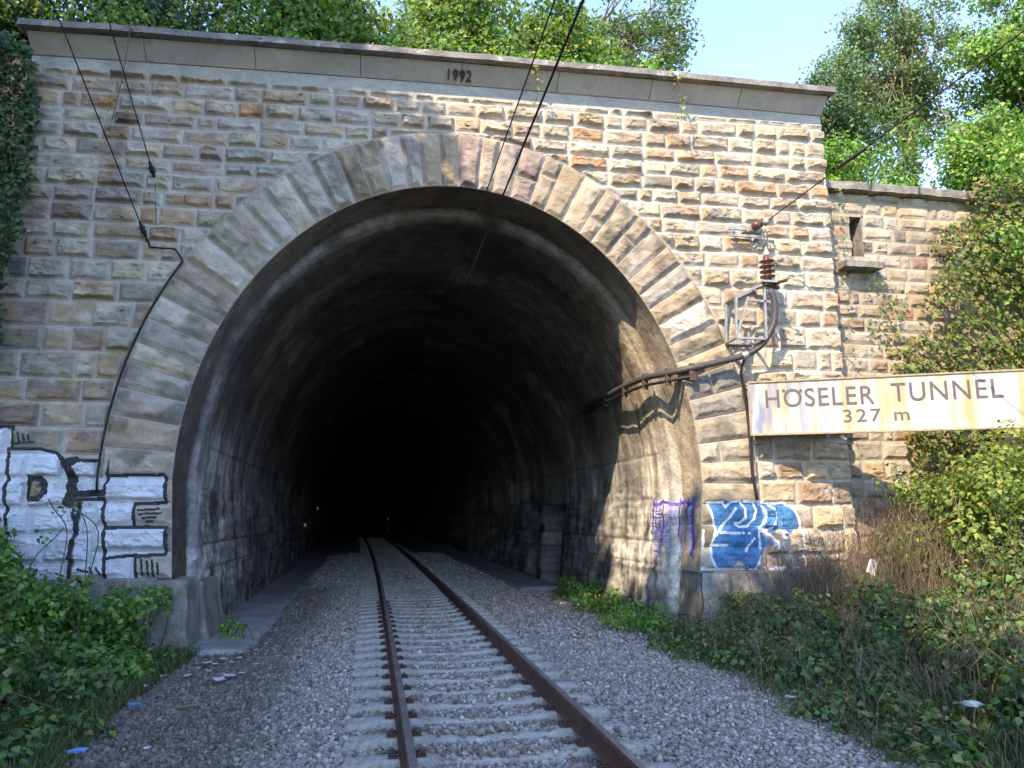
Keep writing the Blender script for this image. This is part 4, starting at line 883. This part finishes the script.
# grass tufts (uncountable)
def blades(n, gen, hgt, kind_cols, seed, lean=.35, wid=.006):
    r = np.random.default_rng(seed); P = gen(r, n); n = len(P); h = r.uniform(.5, 1.2, n) * hgt; a = r.uniform(0, 6.28, n); d = np.stack([np.cos(a), np.sin(a), 0 * a], 1); s = np.stack([-np.sin(a), np.cos(a), 0 * a], 1)
    l = (r.uniform(.1, 1, n) * lean)[:, None] * h[:, None]; z = np.array([0, 0, 1.]); hh = h[:, None]; W_ = wid * r.uniform(.7, 1.3, n)[:, None]
    V = np.stack([P - s * W_, P + s * W_, P + z * hh * .55 + d * l * .35 - s * W_ * .8, P + z * hh * .55 + d * l * .35 + s * W_ * .8, P + z * hh * .95 + d * l], 1)
    o = (np.arange(n) * 5)[:, None, None]; F = (np.array([(0, 1, 3), (0, 3, 2), (2, 3, 4)])[None] + o).reshape(-1, 3)
    c = np.array(kind_cols)[r.integers(0, len(kind_cols), n)] * r.uniform(.75, 1.25, (n, 1)); return V.reshape(-1, 3), F, np.repeat(c, 5, 0)
def g_right(r, n):
    y = r.uniform(4.5, 12.5, n); x = 3.55 + r.gamma(1.6, .75, n); k = x < 8.5; x, y = x[k], y[k]; return np.stack([x, y, gz(x, y) - .01], 1)
V, F, C = blades(22000, g_right, .19, [(.07, .11, .03), (.10, .13, .04), (.16, .14, .07), (.05, .08, .025), (.22, .18, .10)], 51, 1.3)
tag(npmesh('grass', V, F, M['grass'], C=C), 'short mixed green and dry grass along the right edge of the ballast', 'grass', kind='stuff')
def g_left(r, n):
    y = r.uniform(4.5, 11.8, n); x = -2.9 + .14 * np.maximum(0, 8.5 - y) - r.gamma(1.4, .35, n) + .15; return np.stack([x, y, np.maximum(gz(x, y), -.36)], 1)
V, F, C = blades(6000, g_left, .15, [(.07, .12, .03), (.10, .15, .04), (.13, .13, .05), (.05, .08, .025)], 52, 1.3)
tag(npmesh('grass', V, F, M['grass'], C=C), 'short green grass along the left edge of the ballast', 'grass', kind='stuff')
def g_dry(r, n):
    cx_ = np.array([(6.9, 11.2), (7.5, 10.9), (8.0, 11.3), (8.4, 11.0), (7.2, 10.4), (7.9, 10.2), (8.6, 10.4), (6.6, 11.4)])[r.integers(0, 8, n)]; x = cx_[:, 0] + r.normal(0, .38, n); y = np.minimum(cx_[:, 1] + r.normal(0, .3, n), 11.7); return np.stack([x, y, gz(x, y)], 1)
def stalks(n, gen, hgt, cols, seed):
    r = np.random.default_rng(seed); P = gen(r, n); n = len(P); Vs = []; Fs = []; o = 0; Cs = []
    for i in range(n):
        h_ = hgt * r.uniform(.35, 1.15); a = r.uniform(0, 6.28); le = abs(r.normal(0, .33)) * h_; droop = r.random() ** 2 * .5
        pts = [P[i] + np.array([math.cos(a) * le * t_ ** 1.6, math.sin(a) * le * t_ ** 1.6 * .6, h_ * (t_ - droop * t_ ** 3)]) + r.normal(0, .012, 3) for t_ in (0, .25, .5, .75, 1)]
        c = np.array(cols[r.integers(0, len(cols))]) * r.uniform(.7, 1.2); w0 = r.uniform(.003, .006)
        br = [pts] + [[pts[k], pts[k] + r.normal(0, .07, 3) + np.array([0, 0, .08]), pts[k] + r.normal(0, .12, 3) + np.array([0, 0, .14])] for k in (2, 3, 3, 4) if r.random() < .6]
        for q in br:
            m = len(q); V = []
            for k, p in enumerate(q):
                ww = w0 * (1 - .7 * k / m)
                for b_ in range(3): V.append(p + ww * np.array([math.cos(b_ * 2.09), math.sin(b_ * 2.09), 0]))
            F = [(k * 3 + b_, k * 3 + (b_ + 1) % 3, (k + 1) * 3 + (b_ + 1) % 3, (k + 1) * 3 + b_) for k in range(m - 1) for b_ in range(3)]
            Vs += V; Fs.append(np.array(F) + o); o += len(V); Cs += [c] * len(V)
    return np.array(Vs), np.concatenate(Fs), np.array(Cs)
V, F, C = stalks(620, g_dry, 1.25, [(.27, .20, .13), (.22, .16, .11), (.33, .27, .19), (.15, .10, .07), (.20, .17, .09)], 53)
tag(npmesh('dry_stalks', V, F, M['straw'], C=C), 'tall dry straw-coloured stalks in front of the right pier and wing wall', 'dry stalks', kind='stuff')
def g_low(r, n):
    y = r.uniform(6.0, 11.6, n); x = 4.2 + r.random(n) * (4.8 - .2 * (11.6 - y)); return np.stack([x, y, gz(x, y) + .05], 1)
V, F, C = stalks(420, g_low, .75, [(.27, .20, .13), (.20, .15, .10), (.12, .13, .06), (.30, .25, .17), (.16, .10, .06)], 54)
tag(npmesh('dry_stalks', V, F, M['straw'], C=C), 'short dead stems poking out of the weeds on the right bank', 'dry stalks', kind='stuff')
# pale seed head / fungus like disc among stalks, stick, litter
o = rough_block(-.07, .06, -.02, .02, -.11, .11, 'pale_rag', parent=None, seed=3, m=M['foam']); o.location = cl(874, 567, 10.4); o.rotation_euler = (.1, .3, .2); tag(o, 'pale scrap hanging among the dry stalks', 'litter')
b = MB(); b.tube([cl(955, 668, 7.2), cl(968, 650, 7.3), cl(982, 630, 7.4)], [.012, .014, .010], 6); tag(b.build('fallen_stick', M['palebark']), 'bare pale stick leaning in the brambles at the right edge', 'stick')
def litter(name, px, py, z, size, m, label, cat, seed, group=None, sq=.25):
    d = _F + _R * (px - 512) / fpx + _U * (384 - py) / fpx; s = (z - 1.66) / d[2]; r = np.random.default_rng(seed); n = 9
    V = [(0, 0, size * sq)]; 
    for k in range(n): a = 6.283 * k / n; q = size * r.uniform(.6, 1.2); V.append((q * math.cos(a) * 1.3, q * math.sin(a) * .8, size * sq * r.uniform(.3, 1)))
    for k in range(n): a = 6.283 * k / n; q = size * r.uniform(.5, .9); V.append((q * math.cos(a) * 1.3, q * math.sin(a) * .8, 0))
    F = [(0, 1 + k, 1 + (k + 1) % n) for k in range(n)] + [(1 + k, 1 + n + k, 1 + n + (k + 1) % n, 1 + (k + 1) % n) for k in range(n)] + [tuple(1 + n + k for k in range(n))[::-1]]
    me = bpy.data.meshes.new(name); me.from_pydata(V, [], F); me.update(); o = link(name, me, m); o.location = (float(d[0] * s), float(d[1] * s), z); o.rotation_euler = (0, 0, r.uniform(0, 6)); tag(o, label, cat, group); return o
SC = [(206, 663, .10, 'large oblong white scrap at the middle of the scattered foam'), (215, 664, .07, 'white scrap touching the large oblong one on its right'), (224, 659, .08, 'white scrap behind the large oblong one'), (232, 662, .05, 'small white scrap just right of the foam cluster centre'), (240, 658, .06, 'white scrap closest to the concrete path in the foam cluster'),
 (198, 668, .05, 'small white scrap left of the large oblong one'), (209, 671, .05, 'small white scrap in front of the large oblong one'), (219, 680, .13, 'biggest torn white scrap, nearest of the foam cluster'), (229, 676, .10, 'long white scrap just behind the biggest torn one'), (188, 675, .06, 'white scrap at the left end of the foam cluster'), (242, 673, .05, 'small white scrap right of the biggest torn one'),
 (255, 664, .05, 'lone white scrap between the foam cluster and the track'), (279, 656, .07, 'white scrap nearest the track among the foam litter'), (163, 676, .06, 'white scrap half under the left grass edge'), (146, 686, .06, 'leftmost white scrap in the grass edge above the blue wrapper'), (147, 748, .05, 'lone white scrap lying near the bottom left edge of the photo'), (256, 650, .05, 'farthest white scrap on the dark gravel')]
for i, (px, py, s_, lb) in enumerate(SC):
    litter('foam_scrap', px, py, -.30, s_ * .75, M['foam'], lb, 'litter', 70 + i, 'white scraps on the left gravel')
litter('plastic_wrapper', 135, 706, -.29, .065, M['bluepl'], 'crumpled blue plastic wrapper at the edge of the left brambles', 'litter', 95, sq=.5)
litter('plastic_wrapper', 78, 752, .05, .05, M['bluepl'], 'small blue and orange wrapper in the lower left brambles', 'litter', 96, sq=.5)
litter('plastic_bag', 972, 706, .5, .05, M['foam'], 'pale plastic bag caught in the brambles at lower right', 'litter', 97, sq=.6)
litter('paper_scrap', 790, 697, -.1, .05, M['foam'], 'small white paper scrap at the foot of the right bank', 'litter', 98, sq=.3)
d0 = litter('timber_offcut', 190, 706, -.31, .05, M['wood'], 'flat brown timber offcut on the left gravel', 'timber', 99, sq=.3); d0.scale = (2.6, .7, 1); d0.rotation_euler = (0, 0, .4)

# ivy on the left corner
def ivy_wall(name, regions, n, kind, label, seed, y0, size=.075, extra=None, base=(0, 12, 0), out=.25):
    """regions: polygons in (x,z); leaves hang in front of the wall plane y0"""
    r = np.random.default_rng(seed); g = empty(name, base, label, 'ivy'); Ps = []
    for poly, dens in regions:
        P_ = np.array(poly); x0, z0 = P_.min(0); x1, z1 = P_.max(0); m = int(n * dens * (x1 - x0) * (z1 - z0)); x = r.uniform(x0, x1, m); z = r.uniform(z0, z1, m)
        xx = x + .25 * (fbm(x * 2, z * 2, seed, 3) - .5); zz = z + .25 * (fbm(x * 2, z * 2, seed + 2, 3) - .5)
        k = pip(xx, zz, [tuple(p) for p in P_]) & (fbm(x * 1.6, z * 1.6, seed + 5, 4) > (.2 if seed == 61 else .36)); x, z = x[k], z[k]
        lump = out * (.25 + 1.3 * fbm(x * 1.5, z * 1.5, seed + 7, 3)); Ps.append(np.stack([x, y0 - lump * r.random(len(x)) ** .5 - .03, z], 1))
    P = np.concatenate(Ps); nr = np.tile([0, -1., .45], (len(P), 1)); V, F, C = leaves(P, nr, size, cols_of(kind, len(P), r), r, .45, .48)
    if extra: pass
    npmesh('foliage', V, F, M['leaf'], g, C=C)
    b = MB()
    for poly, dens in regions:
        P_ = np.array(poly); x0, z0 = P_.min(0); x1, z1 = P_.max(0)
        for i in range(7):
            xa = r.uniform(x0, x1); za = z0; pts = [Vector((xa + r.normal(0, .16), y0 - .03, za + (z1 - za) * q / 9)) for q in range(10)]
            if sum(pip(np.array([p.x]), np.array([p.z]), [tuple(q) for q in P_])[0] for p in pts) > 8: b.tube(spline(pts, 3), .006, 5)
    if not b.v: b.tube([(P_[0][0], y0 - .04, P_[:, 1].max() - .6), (P_[0][0] + .08, y0 - .05, P_[:, 1].max() - .3), (P_[0][0] + .05, y0 - .04, P_[:, 1].max())], .004, 5)
    b.build('stem', M['stem'], g); return g
A1 = W([(-60, 30), (30, 45), (36, 80), (38, 120), (30, 150), (24, 200), (18, 240), (8, 280), (0, 340), (-60, 420)], 11.6)
ivy_wall('ivy', [(A1, 1)], 1100, 'ivy', 'dark ivy hanging down the left corner of the portal wall', 61, 11.85, .085, base=(-6.6, 11.8, .5), out=.5)
# ivy on the wing wall
B1 = W([(962, 185), (1060, 185), (1060, 470), (905, 470), (900, 430), (880, 372), (905, 340), (918, 300), (935, 262), (925, 235), (955, 220)], 12.3)
ivy_wall('ivy', [(B1, 1)], 430, 'ivymix', 'sunlit ivy covering the right end of the wing wall', 62, 12.3, .10, base=(11, 12.3, 1), out=.55)
B2 = W([(905, 425), (1000, 425), (985, 470), (940, 500), (915, 500), (905, 470)], 12.3)
ivy_wall('ivy', [(B2, .8)], 400, 'autumn', 'yellowing ivy on the wing wall below the sign', 63, 12.3, .075, base=(10.2, 12.3, 1), out=.3)
B3 = W([(827, 185), (838, 185), (846, 260), (850, 330), (858, 400), (848, 400), (838, 300)], 12.3)
ivy_wall('ivy', [(B3, .10)], 900, 'tree', 'thin ivy runner climbing the corner between portal and wing wall', 64, 12.3, .06, base=(8.3, 12.3, 1), out=.12)
B4 = W([(862, 262), (905, 290), (905, 372), (868, 340)], 12.3)
ivy_wall('ivy', [(B4, .16)], 700, 'ivymix', 'sparse ivy sprigs on the wing wall below the slot window', 65, 12.36, .08, base=(9.2, 12.3, 1), out=.12)
# vines over the cornice
for k_, (a, e, lab) in enumerate((((677, 78), (681, 122), 'small leafy vine hanging over the cornice, the right one'), ((537, 72), (534, 108), 'small dry vine hanging over the cornice right of the date'), ((130, 32), (112, 120), 'thin vine hanging over the cornice at the far left'))):
    A = cl(*a, 11.54); E = cl(*e, 11.6); g = empty('hanging_vine', A, lab, 'vine', 'vines over the cornice'); r = np.random.default_rng(80 + k_)
    md = (A + E) / 2 + Vector((.05, -.05, 0)); A_up = A + Vector((0, .1, .1)); pts = spline([A_up + Vector((0, .3, .02)), A_up, A, md, E], 5); b = MB(); b.tube(pts, .007, 5); b.build('stem', M['stem'], g)
    n = 34 if k_ == 0 else 16; ii = r.integers(6, len(pts), n); P = np.array([tuple(pts[i]) for i in ii]) + r.normal(0, .045, (n, 3)); V, F, C = leaves(P, np.tile([0, -1., .5], (n, 1)), .08, cols_of('yellow' if k_ < 2 else 'dull', n, r), r, .4); npmesh('foliage', V, F, M['leaf'], g, C=C)

# trees
def tree(name, base, trunk_top, clumps, n_per, size, kind, label, group, seed, bark='bark', r0=.14, w_=.42, hollow=.25, extra=None, up=.4, cat='tree'):
    r = np.random.default_rng(seed); g = empty(name, base, label, cat, group); B = Vector(base); T = Vector(trunk_top)
    m1 = (B + T) / 2 + Vector((r.normal(0, .12), r.normal(0, .12), 0)); tp = spline([B - Vector((0, 0, .3)), m1, T], 6); b = MB(); b.tube(tp, [r0 * (1 - .6 * i / (len(tp) - 1)) for i in range(len(tp))], 10)
    for c, rr in clumps:
        i = r.integers(len(tp) // 2, len(tp)); s0 = tp[i]; e = Vector(c); md = s0 * .5 + e * .5 + Vector((0, 0, .12 * (e - s0).length)); q = spline([s0, md, e], 4)
        rr0 = r0 * .26; b.tube(q, [rr0 * (1 - .85 * j / (len(q) - 1)) for j in range(len(q))], 6)
        for _ in range(3):
            d = r.normal(0, .6, 3) * np.array(rr); b.tube([q[-3], e + Vector(d)], [rr0 * .3, .006], 4)
    b.build('trunk', M[bark], g, smooth=True)
    V, F, C = cloud(clumps, n_per, size, kind, r, up, hollow, .6, w_)
    if extra: V2, F2, C2 = cloud(clumps, n_per * extra[1], size, extra[0], r, up, hollow, .6, w_); F = np.concatenate([F, F2 + len(V)]); V = np.concatenate([V, V2]); C = np.concatenate([C, C2])
    npmesh('crown', V, F, M['leaf'], g, C=C); return g
def blob(c, R, n, rs, r, keep=None):
    out = []
    while len(out) < n:
        d = r.normal(0, 1, 3); d /= np.linalg.norm(d); q = np.array(c) + d * np.array(R) * r.uniform(.3, 1) 
        if keep and not keep(q): continue
        s = rs * r.uniform(.65, 1.35); out.append((tuple(q), (s, s, s * .75)))
    return out
GT = 'trees and bushes on top of the portal'
r = np.random.default_rng(123)
specs = [(-8.6, 14.6, 2.0, 2.6, 'dark', 'dark shaded tree over the far left corner of the cornice'), (-5.2, 15.2, 2.2, 2.6, 'dark', 'shaded green tree above the left part of the cornice'), (-2.2, 15.0, 2.0, 2.4, 'tree', 'mixed yellow-green tree above the two guy wires'),  # two left trees take the dark leaf palette, shade put into the colour
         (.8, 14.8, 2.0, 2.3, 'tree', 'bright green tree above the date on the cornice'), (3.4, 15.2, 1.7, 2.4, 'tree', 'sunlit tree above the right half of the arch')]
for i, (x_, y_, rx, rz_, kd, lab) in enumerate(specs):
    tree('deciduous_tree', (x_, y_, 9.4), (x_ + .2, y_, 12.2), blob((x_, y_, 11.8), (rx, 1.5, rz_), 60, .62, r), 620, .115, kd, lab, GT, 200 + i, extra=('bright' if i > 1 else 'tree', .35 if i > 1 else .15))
# low shrubs hugging the top of the wall
for i, (xa, xb, kd, lab) in enumerate([(-6.4, -2.6, 'tree', 'low yellowing bushes just behind the left part of the cornice'), (-2.6, 1.6, 'bright', 'low bright green bushes just behind the middle of the cornice'), (1.6, 5.0, 'bright', 'low bright bushes just behind the cornice right of the arch crown')]):
    shrub('wall_top_bush', [((r.uniform(xa, xb), 13.6 + r.normal(0, .3), 10.05 + r.random() * .8), (.5, .4, .4)) for _ in range(26)], 900, .10, kd, lab, 'bush', GT, seed=220 + i, base=((xa + xb) / 2, 13.7, 9.5), stems=6)
# thin crown that ends at the sky, right of centre
tree('feathery_tree', (5.2, 17.0, 9.6), (5.0, 17.0, 14.5), blob((6.4, 17.0, 14.2), (2.3, 1.6, 2.6), 62, .5, r), 520, .11, 'robinia', 'feathery tree crown ending against the blue sky above the wall', GT, 230, hollow=.15)
# right of the portal: trees with sky between
tree('robinia_tree', (16.0, 19.5, 7.9), (16.6, 19.5, 17.5), blob((15.4, 19.5, 16.4), (3.9, 1.8, 4.4), 120, .6, r, keep=lambda q: q[0] > 12.6 + max(0, q[2] - 14.6) * .62), 560, .11, 'robinia', 'tall robinia with pale trunk and gaps of sky, right of the portal', 'trees on the right', 240, 'palebark', .17, hollow=.15)
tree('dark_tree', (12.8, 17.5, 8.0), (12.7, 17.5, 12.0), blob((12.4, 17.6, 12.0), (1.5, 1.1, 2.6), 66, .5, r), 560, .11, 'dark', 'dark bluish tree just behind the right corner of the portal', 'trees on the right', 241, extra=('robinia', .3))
tree('deciduous_tree', (19.6, 18.0, 8.0), (19.6, 18.0, 13.0), blob((19.6, 17.5, 14.0), (3.0, 2.0, 6.0), 130, .7, r), 480, .13, 'bright', 'bright sunlit tree filling the upper right corner', 'trees on the right', 242, extra=('tree', .4))
tree('deciduous_tree', (13.6, 13.6, 7.9), (13.6, 13.5, 10.0), blob((13.9, 13.4, 9.3), (1.7, 1.0, 2.3), 70, .5, r), 620, .11, 'bright', 'leafy green tree at the end of the wing wall', 'trees on the right', 243, extra=('tree', .4))
shrub('wall_top_bush', [((r.uniform(8.9, 13.0), 14.2 + r.normal(0, .4), 8.4 + r.random() * 1.5), (.5, .4, .42)) for _ in range(52)], 900, .095, 'bright', 'bright yellow-green bush behind the coping of the wing wall', 'bush', seed=244, base=(11, 14.2, 7.9), stems=6)
shrub('slope_bush', [((r.uniform(11.6, 14.5), r.uniform(9.0, 12.6), r.uniform(2.2, 8.8)), (.6, .5, .5)) for _ in range(60)], 800, .10, 'bright', 'leafy bush climbing the slope at the right edge beyond the sign', 'bush', seed=245, base=(12.5, 11, 3.4), stems=14)

# tall trees of the cutting behind and left of the photographer: they shade the track and the left half of the wall
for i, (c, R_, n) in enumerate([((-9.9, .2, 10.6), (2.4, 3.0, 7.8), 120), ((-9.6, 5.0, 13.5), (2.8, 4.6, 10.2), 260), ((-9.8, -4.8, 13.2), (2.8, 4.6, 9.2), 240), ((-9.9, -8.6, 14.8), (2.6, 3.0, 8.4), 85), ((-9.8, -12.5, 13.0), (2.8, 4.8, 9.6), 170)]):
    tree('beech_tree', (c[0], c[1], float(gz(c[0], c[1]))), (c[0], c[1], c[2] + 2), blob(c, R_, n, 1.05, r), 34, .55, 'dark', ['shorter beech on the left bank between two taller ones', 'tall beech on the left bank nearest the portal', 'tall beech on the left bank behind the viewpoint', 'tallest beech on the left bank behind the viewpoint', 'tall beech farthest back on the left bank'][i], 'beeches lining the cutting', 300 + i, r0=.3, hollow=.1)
